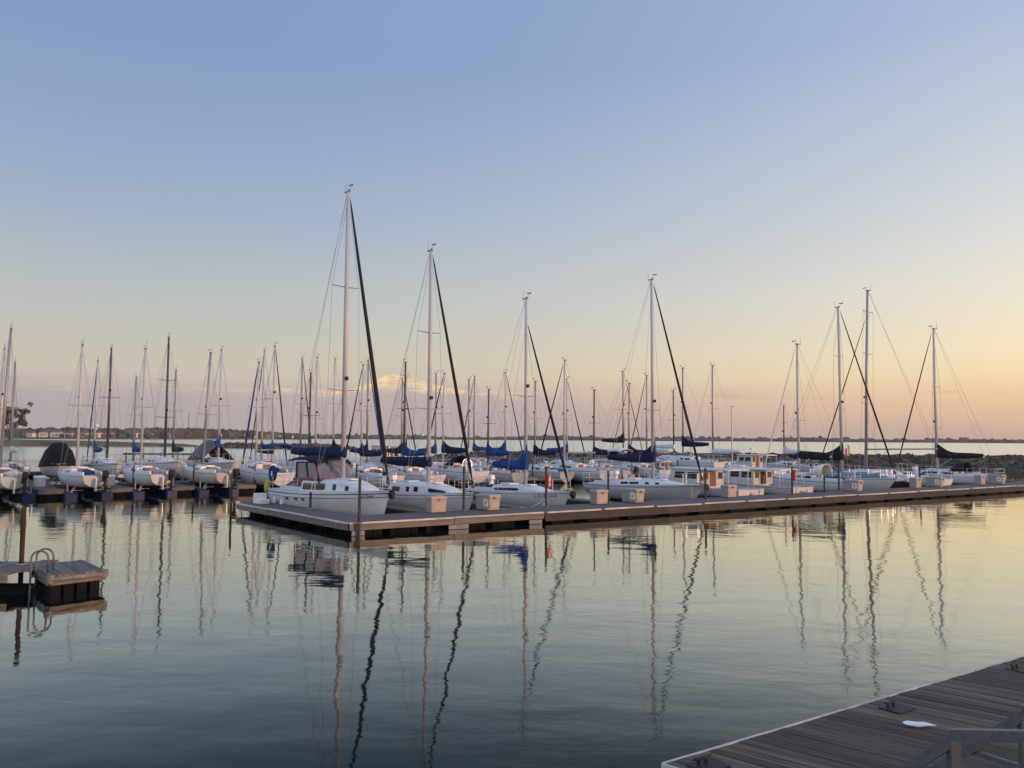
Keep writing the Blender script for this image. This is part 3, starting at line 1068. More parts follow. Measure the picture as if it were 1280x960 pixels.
def sailboat(label, x, y, head, L, H, mx=0.38, B=None, F=None, lift=0.0, hull='gelcoat', stripe='stripe_navy', bottom='bottom_black', stripe2=False,
             cover=None, jib=None, frac=0.98, spar='white_spar', spreads=(0.55,), sw=0.055, dodg=None, bim=None, ob=False, wheel=False, rails=True,
             wins=((0.06, 0.26), (0.32, 0.46)), wlo=0.30, whi=0.76, w0=0.72, hc=0.42, wf=0.64, c0=0.37, c1=0.80, name=None, group='sailboats in the marina', rake=0.09, transom=0.22,
             tr=None, boom=True, hmast=1.0, gear=0.85, text=None, ttext=None, jr=0.055, lean=0.0, tube_r=None, thick=1.0, bl=None, ladder=False, gear_z=None, seed=0):
    B = B or L * 0.325
    F = F or 0.62 + 0.05 * L
    root = empty('sailboat', (x, y, lift), head, label, 'sailboat', group)
    if lean:
        root.rotation_euler = Matrix.Rotation(head, 3, 'Z').to_euler()
        root.rotation_euler[0] = lean
    h = Hull(L, B, F, w0=w0, rake=rake, transom=transom)
    hu = make_hull(h, root, hull, stripe, bottom, stripe2)
    make_deck(h, root, 0.09, c0 - 0.012)
    make_cabin(h, root, c0, c1, hc, wf, wins=wins, lo=wlo, hi=whi)
    if rails:
        make_rails(h, root, 4 if L < 8 else 5)
    # cockpit coamings
    for sd in (1, -1):
        mb = MB()
        pts = [Vector((h.x(t), sd * h.hb(t) * 0.62, h.zs(t) + 0.09)) for t in (0.09, 0.2, 0.3, c0)]
        for p_, q_ in zip(pts[:-1], pts[1:]):
            mb.bar(p_, q_, 0.09, 0.2)
        mb.build('cockpit_coaming', 'gelcoat', root, bevel=0.02)
    # loose gear lying in the cockpit
    gr_ = random.Random(int(abs(x) * 100 + abs(y) * 7) + 3)
    mb = MB()
    for i in range(5):
        t_ = 0.13 + 0.035 * i + 0.01 * gr_.random()
        mb.blob((h.x(t_), (gr_.random() - 0.5) * 0.25, h.zs(t_) + 0.1 * gr_.random()), (0.26 + 0.1 * gr_.random(), 0.2 + 0.15 * gr_.random(), 0.14 + 0.14 * gr_.random()), i + int(abs(x) * 10), 5, 7, 0.2)
    mb.build('cockpit_gear', gr_.choice(['canvas_white', 'canvas_navy', 'canvas_black', 'canvas_blue', 'rope', 'cream_gelcoat']), root, True)
    # keel and rudder
    mb = MB()
    kx = h.x(0.5)
    mb.loft([[Vector((kx + a * 0.5 * s_ - 0.1 * (z < -0.6), b * 0.09 * s_, z)) for a, b in ((-1, 0), (-0.4, 1), (0.4, 1), (1, 0), (0.4, -1), (-0.4, -1))] for z, s_ in ((-0.25, 1.4), (-0.5, 1.0), (-0.9, 0.8))], True, True)
    mb.build('keel', bottom, root)
    mb = MB()
    mb.box((h.x(0) - (0.05 if ob else -0.5), 0, -0.2 if not ob else 0.25), (0.3, 0.05, 0.8 if not ob else 0.75))
    mb.build('rudder', bottom if not ob else 'gelcoat', root)
    # mast
    mh = H - lift
    tm = 1 - mx
    xm = h.x(tm)
    kk = (tm - c0) / (c1 - c0)
    zm = h.zs(tm) - 0.03 + hc * 1.08 * (1 - (1 - 0.18) * max(0, (min(kk, 1) - 0.45) / 0.55) ** 1.5)
    if kk > 1:
        zm = h.zs(tm)
    r0 = tube_r or (0.045 + 0.0045 * mh)
    mb = MB()
    mb.tube([(xm, 0, zm - 0.05), (xm, 0, mh * 0.6), (xm - 0.03, 0, mh)], [r0, r0, r0 * 0.72], 10, flat=1.0)
    ma = mb.build('mast', spar, root, True)
    # masthead: antenna, wind vane, anchor light
    mb = MB()
    mb.box((xm - 0.1, 0, mh + 0.02), (0.42, 0.07, 0.05))
    mb.tube([(xm - 0.28, 0.02, mh), (xm - 0.30, 0.02, mh + 0.5)], 0.009, 4)
    mb.tube([(xm + 0.05, 0, mh), (xm + 0.18, 0, mh + 0.22)], 0.009, 4)
    mb.add([(xm + 0.02, 0.01, mh + 0.26), (xm + 0.36, 0.005, mh + 0.22), (xm + 0.36, -0.005, mh + 0.30), (xm + 0.02, -0.01, mh + 0.30)], [(0, 1, 2, 3)])
    mb.tube([(xm, 0, mh), (xm, 0, mh + 0.12)], 0.035, 6)
    mb.build('masthead_fitting', 'dark_spar', ma)
    wr = 0.0075 * thick
    tips = {1: [], -1: []}
    for q in spreads:
        z = zm + (mh - zm) * q
        hw = L * sw * (1.15 if q == min(spreads) else 0.95) + 0.25
        mb = MB()
        for sd in (1, -1):
            mb.tube([(xm, 0, z), (xm - 0.10, sd * hw, z + 0.05)], [0.03, 0.018], 6)
            tips[sd].append(Vector((xm - 0.10, sd * hw, z + 0.05)))
        mb.build('spreader', 'dark_spar' if spar == 'dark_spar' else 'aluminium', ma)
    if spreads:
        z = zm + (mh - zm) * min(spreads) + 0.55
        mb = MB()
        mb.box((xm + r0 + 0.05, 0, z), (0.12, 0.12, 0.16))
        mb.build('deck_light', 'rubber', ma)
    tmch = tm - 0.015
    zf = zm + (mh - zm) * frac
    for sd in (1, -1):
        ch = Vector((h.x(tmch), sd * h.hb(tmch) * 0.93, h.zs(tmch)))
        mb = MB()
        mb.tube([ch] + sorted(tips[sd], key=lambda v: v.z) + [Vector((xm, 0, zf))], wr, 4)
        if tips[sd]:
            lo = min(tips[sd], key=lambda v: v.z)
            mb.tube([ch + Vector((-0.35, 0, 0)), Vector((xm, 0, lo.z - 0.05))], wr, 4)
        mb.build('shroud', 'wire', root)
    bowp = Vector((h.x(1.0) - 0.06, 0, h.zs(1.0) + 0.03))
    topf = Vector((xm + r0, 0, zf))
    if jib:
        mb = MB()
        ds = [0.03, 0.045, 0.10, 0.3, 0.55, 0.8, 0.95, 0.985]
        rs = [0.07, 0.03, jr * 1.0, jr * 1.15, jr * 0.95, jr * 0.75, jr * 0.5, 0.02]
        mb.tube([bowp.lerp(topf, k) for k in ds], rs, 8)
        mb.build('furled_jib', jib, root, True)
        mb = MB()
        mb.tube([bowp, bowp.lerp(topf, 0.018), bowp.lerp(topf, 0.0181), bowp.lerp(topf, 0.032), bowp.lerp(topf, 0.0321), topf], [0.012, 0.012, 0.09, 0.09, wr, wr], 10)
        mb.build('furler', 'dark_spar', root)
    else:
        mb = MB()
        mb.tube([bowp, topf], wr, 4)
        mb.build('forestay', 'wire', root)
    mb = MB()
    mb.tube([(h.x(0.005), 0, h.zs(0) + 0.05), (xm - r0, 0, mh)], wr, 4)
    mb.build('backstay', 'wire', root)
    # boom
    if boom:
        zg = gear_z if gear_z is not None else zm + gear
        bl = bl or L * 0.42
        e = Vector((xm - bl, 0, zg + 0.10))
        mb = MB()
        mb.tube([(xm - r0, 0, zg), e], 0.055, 8)
        mb.tube([(xm - r0 - 0.02, 0, zm + 0.15), (xm - bl * 0.35, 0, zg + 0.02)], 0.02, 5)
        bo = mb.build('boom', spar, root, True)
        mb = MB()
        mb.tube([e + Vector((0.1, 0, -0.03)), Vector((h.x(0.12), 0, h.zs(0.12) - 0.1))], 0.012, 4)
        mb.tube([e, (xm - r0, 0, mh * 0.99)], wr * 0.8, 4)
        mb.build('mainsheet', 'wire', bo)
        if cover:
            sail_cover(bo, (xm + r0 * 1.2, 0, zg + 0.08), (xm - bl * 0.97, 0, zg + 0.18), cover, hmast, seed=seed + L * 3.1 + x)
    if dodg:
        dodger(h, root, h.x(c0) + 0.55, h.zs(c0) + hc * 0.75, h.hb(c0) * 0.62, 0.75, dodg[0], 1.15, dodg[1])
    if bim:
        bimini(root, h.x(0.05), h.x(c0 - 0.10), h.hb(0.2) * 0.72, h.zs(0.2) + 1.75, h.zs(0.2) + 0.1, bim)
    if ob:
        outboard(root, h.x(0) - 0.28, -B * 0.2, h.zs(0) - 0.25)
    if wheel and jib:
        mb = MB()
        bx = h.x(1.0)
        mb.bar((bx - 0.5, 0, h.zs(1.0) + 0.06), (bx + 0.16, 0, h.zs(1.0) + 0.02), 0.05, 0.05)
        mb.loft([[Vector((bx + 0.16 + a_ * 0.10, b_ * s_, h.zs(1.0) - 0.03 + z_)) for a_, b_ in ((-1, -1), (1, -0.6), (1, 0.6), (-1, 1))] for z_, s_ in ((-0.30, 0.03), (-0.12, 0.16), (0.06, 0.07))], True, True)
        mb.build('anchor', 'rubber', root)
    if wheel:
        mb = MB()
        c = Vector((h.x(0.2), 0, h.zs(0.2) + 0.45))
        ring = [c + Vector((0.04 * math.sin(a), 0.44 * math.cos(a), 0.44 * math.sin(a))) for a in [i * math.pi / 10 for i in range(21)]]
        mb.tube(ring, 0.018, 6)
        for i in range(5):
            mb.tube([c, ring[i * 4]], 0.01, 4)
        mb.build('steering_wheel', 'stainless', root)
        mb = MB()
        mb.loft([[Vector((c.x + 0.2 + a * s_, b * s_, z)) for a, b in ((-0.12, -0.12), (0.12, -0.12), (0.12, 0.12), (-0.12, 0.12))] for s_, z in ((1.1, h.zs(0.2) - 0.45), (0.8, c.z + 0.05), (1.3, c.z + 0.12), (1.2, c.z + 0.35))], True, True)
        mb.build('binnacle', 'white_plastic', root, bevel=0.02)
    if text:
        body, t0, size = text
        p = h.pt(t0, h.zs(t0) - 0.19 * h.F, 1)
        q = h.pt(t0 + 0.06, h.zs(t0 + 0.06) - 0.19 * h.F, 1)
        lo = h.pt(t0, h.zs(t0) - 0.3 * h.F, 1)
        for sd in (1, -1):
            fl = lambda v: Vector((v.x, v.y * sd, v.z))
            X_ = (fl(q) - fl(p)).normalized() * (-sd)
            Yv = (fl(p) - fl(lo)).normalized()
            Zv = X_.cross(Yv).normalized()
            Yv = Zv.cross(X_)
            M = Matrix((X_, Yv, Zv)).transposed().to_4x4()
            M.translation = fl(p) + Zv * 0.012
            lettering(body, hu, M, size)
    if ttext:
        z = h.zs(0) * 0.62
        M = Matrix(((0, 0, -1), (-1, 0, 0), (0, 1, 0))).to_4x4()
        sl = h.pt(0, z, 1).x
        M.translation = Vector((sl - 0.02, 0, z))
        M = M @ Matrix.Rotation(0.0, 4, 'X')
        lettering(ttext, hu, M, 0.28, shear=0.25)
    if ladder:
        mb = MB()
        for yy in (B * 0.12, B * 0.28):
            mb.tube([(h.x(0) - 0.06, yy, 0.25), (h.x(0) - 0.1, yy, h.zs(0) + 0.5)], 0.016, 5)
        for z in (0.3, 0.55, 0.8):
            mb.tube([(h.x(0) - 0.07, B * 0.12, z), (h.x(0) - 0.07, B * 0.28, z)], 0.016, 5)
        mb.build('boarding_ladder', 'stainless', root)
    root['_len'] = L
    del root['_len']
    return root, h


def cruiser(label, x, y, head, L, B, F, house=(0.38, 0.72), hh=1.35, roof_aft=0.12, warm=True, ttext=None, doors=1, stripe='stripe_navy', radar=False, lift=0.0, group='motor boats in the marina', cat='motor boat', arch=False):
    root = empty('motor_cruiser', (x, y, lift), head, label, cat, group)
    h = Hull(L, B, F, w0=0.9, rake=0.13, transom=0.05, sheer=0.42, power=True)
    hu = make_hull(h, root, 'aged_gelcoat', stripe, 'bottom_black', True)
    make_deck(h, root, 0.06, house[0] - 0.01, drop=0.5)
    # fore cabin trunk
    make_cabin(h, root, house[1] - 0.02, 0.93, 0.42, 0.66, wins=((0.1, 0.32), (0.4, 0.58)))
    c0, c1 = house
    z0 = h.zs(c0) - 0.06
    x0, x1 = h.x(c0), h.x(c1)
    w0, w1 = h.hb(c0) * 0.80, h.hb(c1) * 0.74
    mb = MB()
    fx = 0.30
    rings = []
    for z, k in ((0, 0), (hh * 0.45, 0.02), (hh, 0.06)):
        rings.append([Vector((x0, -w0 * (1 - k), z0 + z)), Vector((x0, w0 * (1 - k), z0 + z)), Vector((x1 - fx * z / hh * 1.4, w1 * (1 - k), z0 + z)), Vector((x1 - fx * z / hh * 1.4, -w1 * (1 - k), z0 + z))])
    mb.loft(rings, True, True)
    ho = mb.build('pilothouse', 'aged_gelcoat', root, bevel=0.03)
    # side windows
    for sd in (1, -1):
        for a, b in ((0.08, 0.44), (0.52, 0.84)):
            q = MB()
            pts = []
            for k, zz in ((a, 0.50), (b, 0.50), (b - 0.02, 0.86), (a, 0.86)):
                yy = (w0 + (w1 - w0) * k) * (1 - 0.06 * zz)
                pts.append(Vector((x0 + (x1 - x0 - fx * 0.9) * k, sd * (yy + 0.012), z0 + hh * zz)))
            q.loft([pts, [p - Vector((0, sd * 0.03, 0)) for p in pts]], True, True)
            q.build('window', 'window_glass', ho)
    # windscreen
    for sd in (1, -1):
        q = MB()
        pts = []
        for yy, zz in ((0.08, 0.52), (0.86, 0.52), (0.84, 0.88), (0.08, 0.88)):
            pts.append(Vector((x1 - fx * zz * 1.4 + 0.015, sd * w1 * yy * 0.96, z0 + hh * zz)))
        q.loft([pts, [p - Vector((0.03, 0, 0)) for p in pts]], True, True)
        q.build('windscreen', 'window_glass', ho)
    # aft bulkhead: door and two windows facing the dock
    q = MB()
    q.box((x0 - 0.012, 0.0, z0 + hh * 0.40), (0.035, 0.55, hh * 0.92))
    d_ = q.build('door', 'hatch_wood' if doors == 1 else 'rubber', ho)
    for yy in (-w0 * 0.66, w0 * 0.62):
        q = MB()
        q.box((x0 - 0.01, yy, z0 + hh * 0.66), (0.03, w0 * 0.38, hh * 0.36))
        q.build('window', 'sunset_tint_window' if warm else 'window_glass', ho)
    # roof with an aft overhang on posts
    mb = MB()
    xa = h.x(roof_aft)
    rr = []
    for xx, wv in ((xa, w0 * 0.96), (x0, w0 * 1.02), (x1 - fx * 1.1, w1 * 1.0), (x1 - fx * 0.7, w1 * 0.86)):
        rr.append([Vector((xx, yv * wv, z0 + hh + zv)) for yv, zv in ((-1, 0.0), (1, 0.0), (1, 0.05), (0.5, 0.10), (0, 0.115), (-0.5, 0.10), (-1, 0.05))])
    mb.loft(rr, True, True)
    mb.build('roof', 'deck_white', root, auto=40)
    for sd in (1, -1):
        mb = MB()
        mb.tube([(xa + 0.08, sd * w0 * 0.88, h.zs(roof_aft) - 0.03), (xa + 0.08, sd * w0 * 0.88, z0 + hh)], 0.022, 6)
        mb.build('roof_post', 'stainless', root)
    make_rails(h, root, 5, 0.6, False)
    mb = MB()
    mb.box((h.x(0) - 0.2, 0, 0.26), (0.5, B * 0.72, 0.06))
    mb.build('swim_platform', 'deck_white', root, bevel=0.015)
    if radar:
        mb = MB()
        mb.tube([(x0 + 0.7, 0, z0 + hh), (x0 + 0.55, 0, z0 + hh + 1.5)], 0.035, 8)
        mb.tube([(x0 + 0.6, -0.25, z0 + hh + 1.0), (x0 + 0.6, 0.25, z0 + hh + 1.0)], 0.02, 6)
        mb.tube([(x0 + 0.66, 0, z0 + hh + 0.55), (x0 + 0.66, 0, z0 + hh + 0.75)], 0.24, 14)
        mb.build('signal_mast', 'white_plastic', root, auto=40)
    if ttext:
        M = Matrix(((0, 0, -1), (-1, 0, 0), (0, 1, 0))).to_4x4()
        M.translation = Vector((h.x(0) - 0.012, 0, h.zs(0) * 0.60))
        lettering(ttext, hu, M, 0.30, shear=0.3)
    return root, h


def on_axis(am, bm, head, L, mx):
    """hull centre for a mast standing at (am, bm)"""
    p = P(am, bm)
    d = Vector((math.cos(head), math.sin(head), 0))
    return p - d * (L * (0.5 - mx))
# ================================================================== DOCKS
NRM = Vector((-math.sin(TU), math.cos(TU)))
DECK_Z = 0.45
GD = 'floating docks of the marina'


def dock(name, label, origin, rz, poly, fascia, floats, zf0, deckmat='deck_planks', z=DECK_Z, strip=None, group=None, fm='float_black', ribs=False, brackets=None):
    """poly in local metres; fascia: list of (p, q) edges; floats: list of (cx, cy, lx, ly)"""
    t = empty(name, (origin[0], origin[1], 0), rz, label, 'dock', group or GD)
    b = MB()
    b.prism(poly, z - 0.09, z)
    b.build('deck', deckmat, t)
    fa, fz1 = fascia
    for (p, q) in fa:
        b = MB()
        p_, q_ = Vector((p[0], p[1], (zf0 + z - 0.03) / 2)), Vector((q[0], q[1], (zf0 + z - 0.03) / 2))
        n = max(1, round((q_ - p_).length / 3.66))
        g_ = 0.012 / max(0.1, (q_ - p_).length)
        for i in range(n):
            a_, c_ = p_.lerp(q_, i / n + g_), p_.lerp(q_, (i + 1) / n - g_)
            w_ = 0.006 * math.sin(i * 5.1 + p[0])
            b.bar(a_ + Vector((0, 0, w_)), c_ + Vector((0, 0, -w_)), 0.06, z - 0.035 - zf0)
        b.build('fascia_board', fz1, t)
    for (p, q) in (strip or []):
        b = MB()
        p_, q_ = Vector((p[0], p[1], z + 0.012)), Vector((q[0], q[1], z + 0.012))
        n = max(1, int((q_ - p_).length / 3.1))
        for i in range(n):
            a_, c_ = p_.lerp(q_, i / n + 0.002), p_.lerp(q_, (i + 1) / n - 0.002)
            dz = Vector((0, 0, 0.012 * math.sin(i * 2.3)))
            b.bar(a_ + dz, c_ + dz, 0.09, 0.06)
        b.build('edge_strip', 'edge_strip', t)
    for (cx, cy, lx, ly) in floats:
        b = MB()
        b.box((cx, cy, (zf0 + 0.03 - 0.35) / 2), (lx, ly, zf0 + 0.03 + 0.35))
        if ribs:
            k = max(2, int(max(lx, ly) / 0.42))
            for i in range(k):
                if lx > ly:
                    b.box((cx - lx / 2 + (i + 0.5) * lx / k, cy, (zf0 - 0.3) / 2), (0.09, ly + 0.07, zf0 + 0.28))
                else:
                    b.box((cx, cy - ly / 2 + (i + 0.5) * ly / k, (zf0 - 0.3) / 2), (lx + 0.07, 0.09, zf0 + 0.28))
        b.build('float', fm, t, bevel=0.02)
    return t


def skew(a, b):
    """marina (a, b) to the local frame with x along the main dock"""
    q = U * a + Lv * b
    return (q.dot(U), q.dot(NRM))


DW = 2.9
JN = 8.85
# end section: an L of wooden dock, its arm running back past the first yacht
arm = 11.2
poly = [skew(0, 0), skew(JN - 0.01, 0), skew(JN - 0.01, DW), skew(1.75, DW), skew(1.75, arm), skew(0, arm)]
fl = [(0.95 + i * 1.55, 0.95, 1.2, 0.9) for i in range(5)]
t = dock('floating_dock', 'wooden L-shaped end of the long dock with pale fascia boards beside the tallest yacht', O, TU, poly,
         ([(skew(0.02, 0), skew(JN - 0.02, 0)), (skew(0, 0.06), skew(0, arm)), (skew(0.02, arm), skew(1.75, arm)), (skew(1.75, DW + 0.1), skew(1.75, arm - .05))], 'dock_fascia_wood'),
         fl + [(skew(0.5, 1.6 + i * 1.75)[0] + 0.42, skew(0.5, 1.6 + i * 1.75)[1], 0.9, 1.25) for i in range(6)], 0.2, ribs=True,
         strip=[(skew(0.0, 0.0), skew(JN - 0.03, 0.0)), (skew(0.0, 0.06), skew(0.0, arm))])
for px, w_ in ((0.35, 0.5), (4.6, 0.9), (8.35, 0.65)):
    b = MB()
    b.box((px, -0.05, 0.10), (w_, 0.06, 0.17))
    b.build('float_bracket', 'dock_float_grey', t)
# the long grey section: heavy fascia close to the water, small gaps under it
LEN = 70
poly = [skew(JN + 0.01, 0), skew(LEN, 0), skew(LEN, DW), skew(JN + 0.01, DW)]
fl = [(JN + 1.1 + i * 2.35, 1.45, 1.9 if i % 3 else 1.2, 2.6) for i in range(25)]
t = dock('floating_dock', 'long grey floating dock with deep fascia along the front of the yachts', O, TU, poly,
         ([(skew(JN + 0.03, 0), skew(LEN - 0.02, 0)), (skew(JN + .1, DW), skew(LEN, DW))], 'dock_grey'), fl, 0.085, strip=[(skew(JN + 0.03, 0), skew(LEN, 0))])
# fingers between the front slips
for i, (a, ln, lab) in enumerate([(5.15, 6.5, 'between the tallest yacht and the second yacht'), (10.0, 7.5, 'between the second yacht and the bright blue covered yacht'),
                                  (15.4, 7.0, 'beside the empty slip and the bright blue covered yacht'), (24.3, 7.0, 'between the navy covered yacht and the first pilothouse boat'),
                                  (28.9, 7.0, 'between the two pilothouse boats'), (34.0, 7.0, 'between the second pilothouse boat and the small sailboat'),
                                  (45.8, 7.0, 'between the red brown launch and the big aluminium-masted yacht'), (51.8, 7.0, 'between the two rightmost yachts'), (58.5, 7.5, 'right of the rightmost yacht')]):
    o = P(a, DW + 0.08)
    poly = [(0, -0.45), (ln, -0.45), (ln, 0.45), (0, 0.45)]
    dock('finger_dock', 'narrow grey finger dock ' + lab, o, TL, poly, ([((0.02, -0.45), (ln, -0.45)), ((0.02, 0.45), (ln, 0.45)), ((ln, -0.42), (ln, 0.42))], 'dock_grey'),
         [(0.9 + k * 1.9, 0, 1.3, 0.7) for k in range(int(ln / 1.9))], 0.16, group='finger docks')

# second pier and its fingers
B2 = 31.6
o = P(-16, B2)
poly = [(0, 0), (87, 0), (87, 1.8), (0, 1.8)]
dock('floating_pier', 'long second pier behind the front row of yachts', o, TU, poly, ([((0, 0), (87, 0)), ((0, 1.8), (87, 1.8))], 'dock_grey'),
     [(1.5 + k * 3.0, 0.9, 2.0, 1.4) for k in range(29)], 0.16)
NEARF = [-9.2, -5.35, -1.65, 1.85, 5.7, 9.2, 13.0, 16.8, 20.2, 24.0, 28.4, 32.3, 35.5, 39.3, 45.0, 50.6, 55.5, 61.2, 66]
spots = ['left edge of the photo', 'two of the lifted keelboats at far left', 'the dark tarp keelboat and the middle lifted keelboat', 'the middle lifted keelboat and the grey boom tent',
         'the grey boom tent and the blue jibbed cabin boat']
for i, a in enumerate(NEARF):
    ln = 6.2
    o = P(a, B2 - 0.06)
    lab = ('slatted finger dock between ' + spots[i]) if 0 < i < 5 else None
    if lab is None:
        lab = {0: 'slatted wooden finger dock at the left edge of the photo'}.get(i, 'wooden finger dock on the near side of the second pier')
    t = dock('finger_dock', lab, o, TL + math.pi, [(0, -0.62), (ln, -0.62), (ln, 0.62), (0, 0.62)],
             ([((0, -0.62), (ln, -0.62)), ((0, 0.62), (ln, 0.62)), ((ln, -0.6), (ln, 0.6))], 'dock_fascia_wood'),
             [(1.0 + k * 1.9, 0, 1.5, 1.05) for k in range(3)] + [(ln - 0.6, 0, 1.0, 1.1)], 0.26, group='finger docks', ribs=True, z=0.52)
FARF = [-8.6, -4.9, -1.4, 1.9, 5.8, 10.0, 13.8, 17.9, 21.5, 25.0, 28.6, 32.4, 38.2, 43.7, 47.4, 51.2, 55.0, 60]
for i, a in enumerate(FARF):
    o = P(a, B2 + 1.86)
    dock('finger_dock', 'wooden finger dock on the far side of the second pier', o, TL, [(0, -0.5), (6.2, -0.5), (6.2, 0.5), (0, 0.5)],
         ([((0, -0.5), (6.2, -0.5)), ((0, 0.5), (6.2, 0.5)), ((6.2, -0.48), (6.2, 0.48))], 'dock_fascia_wood'),
         [(1.0 + k * 1.9, 0, 1.4, 0.8) for k in range(3)], 0.2, group='finger docks')
# third pier
B3 = 53.5
o = P(-22, B3)
dock('floating_pier', 'distant third pier at the back of the marina', o, TU, [(0, 0), (75, 0), (75, 1.8), (0, 1.8)], ([((0, 0), (75, 0))], 'dock_grey'),
     [(1.5 + k * 3.0, 0.9, 2.0, 1.4) for k in range(25)], 0.16)

# ------------------------------------------------------------------ piles, dock boxes, red cabinets
GP = 'steel mooring piles along the docks'


def pile(a, b, h, label, m='pile_steel', r=0.056, p=None, group=GP):
    q = p if p is not None else P(a, b)
    t = empty('mooring_pile', (q.x, q.y, 0), 0, label, 'pile', group)
    mb = MB()
    mb.tube([(0, 0, -1.2), (0, 0, h)], r, 12)
    mb.build('post', m, t, auto=40)
    mb = MB()
    mb.tube([(0, 0, h + 0.001), (0, 0, h + 0.05)], [r * 1.12, r * 0.7], 12)
    mb.build('cap', m, t, auto=40)
    mb = MB()
    ring = [Vector((math.cos(k) * (r + 0.05), math.sin(k) * (r + 0.05), DECK_Z + 0.03)) for k in [i * math.pi / 6 for i in range(13)]]
    mb.tube(ring, 0.025, 6)
    mb.build('guide_ring', 'weathered_steel', t, True)
    return t


for args in [(0.32, -0.16, 2.1, 'tall grey pile at the near corner of the L-shaped dock'), (1.52, 6.6, 1.15, 'short grey pile beside the hull of the tallest yacht'),
             (-0.16, 11.5, 1.75, 'grey pile at the far left end of the L-shaped dock'), (6.45, 2.35, 2.35, 'pile in front of the bow of the second yacht'),
             (10.75, 2.2, 2.25, 'pile carrying the left red cabinet'), (14.75, 2.45, 2.0, 'pile between the beige boxes and the stern of the navy covered yacht'),
             (20.2, 1.25, 2.1, 'pile before the orange lit windows of the first pilothouse boat'), (27.95, 1.75, 2.05, 'pile carrying the right red cabinet'),
             (31.2, 1.9, 1.5, 'pile right of the lettered white transom'), (33.1, 2.2, 2.2, 'pile in front of the small sailboat and its white seat'), (42.3, 2.25, 1.9, 'pile between the beige boxes near the red brown hull')]:
    pile(*args)
for a, lab in ((-1.65, 'first'), (1.85, 'second'), (5.7, 'third'), (9.2, 'fourth')):
    pile(a + 0.75, B2 - 5.6, 1.75, 'grey pile at the end of the %s slatted finger from the dark tarp' % lab)
for i, a in enumerate([13, 16.8, 20.2, 28.4, 35.5, 39.3, 45, 50.6, 61.2]):
    pile(a + 0.72, B2 - 5.4, 1.7, 'grey pile on a finger end of the second pier')

GB = 'beige dock boxes'


def dock_box(a, b, ln, label, plate=False):
    q = P(a, b)
    t = empty('dock_box', (q.x, q.y, DECK_Z), TL + math.pi, label, 'dock box', GB)   # local +x faces the open water
    W, D, Hh = (1.05 if plate else 0.5), (0.62 if plate else 0.78), 0.70
    mb = MB()
    mb.loft([[Vector((sx * W / 2 * k, sy * D / 2 * k2, z)) for sx, sy in ((-1, -1), (1, -1), (1, 1), (-1, 1))] for z, k, k2 in ((0.02, 0.88, 0.94), (Hh * 0.8, 1.0, 1.0))], True, True)
    bd = mb.build('body', 'box_beige', t, bevel=0.02)
    mb = MB()
    mb.box((W / 2 * 0.95 + 0.004, 0, Hh * 0.40), (0.012, D * 0.7, Hh * 0.5))
    mb.build('front_panel', 'box_beige', t, bevel=0.004)
    mb = MB()
    mb.loft([[Vector((sx * W / 2 * k, sy * D / 2 * k2, z)) for sx, sy in ((-1, -1), (1, -1), (1, 1), (-1, 1))] for z, k, k2 in ((Hh * 0.8 + 0.004, 1.07, 1.05), (Hh * 0.9, 1.07, 1.05), (Hh, 0.92, 0.97))], True, True)
    mb.build('lid', 'box_beige', t, bevel=0.015)
    mb = MB()
    mb.box((W / 2 * 1.07 + 0.015, 0, Hh * 0.8), (0.03, 0.12, 0.1))
    mb.build('latch', 'dark_spar', t)
    if plate:
        mb = MB()
        mb.box((0.28, -D / 2 - 0.012, Hh * 0.50), (0.30, 0.03, 0.34))
        pl = mb.build('sign_plate', 'white_plastic', t)
        mb = MB()
        mb.box((0.28, -D / 2 - 0.03, Hh * 0.50), (0.12, 0.006, 0.06))
        mb.box((0.28, -D / 2 - 0.03, Hh * 0.50 + 0.10), (0.16, 0.006, 0.012))
        mb.box((0.28, -D / 2 - 0.03, Hh * 0.50 - 0.10), (0.16, 0.006, 0.012))
        mb.build('mark', 'ink', pl)
    return t


for args in [(5.15, 2.45, 0.62, 'plain beige dock box at the bow of the tallest yacht', False), (7.75, 2.45, 0.62, 'beige dock box with white plate at the bow of the second yacht', True),
             (14.15, 2.45, 0.62, 'plain beige dock box left of the pile by the navy covered yacht', False), (16.35, 2.45, 0.7, 'beige dock box with white plate against the grey hull of the navy covered yacht', True),
             (23.45, 2.45, 0.62, 'plain beige dock box just left of the first lettered transom', False), (34.85, 2.4, 0.75, 'beige dock box with white plate in front of the teal covered yacht', True),
             (41.9, 2.35, 0.62, 'plain beige dock box at the end of the red brown hull', False), (44.5, 2.4, 0.75, 'beige dock box with white plate right of the pile by the red brown hull', True),
             (50.4, 2.3, 0.7, 'plain beige dock box, left one of the last pair', False), (52.9, 2.3, 0.8, 'beige dock box with white plate, last box on the right', True)]:
    dock_box(*args)


def pedestal(a, b, label):
    q = P(a, b)
    t = empty('power_pedestal', (q.x, q.y, DECK_Z), TL + math.pi, label, 'power post', 'power posts on the second pier')
    mb = MB()
    mb.box((0, 0, 0.5), (0.16, 0.20, 1.0))
    mb.build('post', 'cream_gelcoat', t, bevel=0.02)
    mb = MB()
    mb.loft([[Vector((a_ * k, b_ * k, z)) for a_, b_ in ((-0.11, -0.13), (0.11, -0.13), (0.11, 0.13), (-0.11, 0.13))] for z, k in ((1.002, 1.0), (1.10, 1.0), (1.16, 0.6))], True, True)
    mb.build('cap', 'white_plastic', t)
    mb = MB()
    mb.box((0.085, 0, 0.72), (0.02, 0.13, 0.2))
    mb.build('socket_panel', 'dark_spar', t)


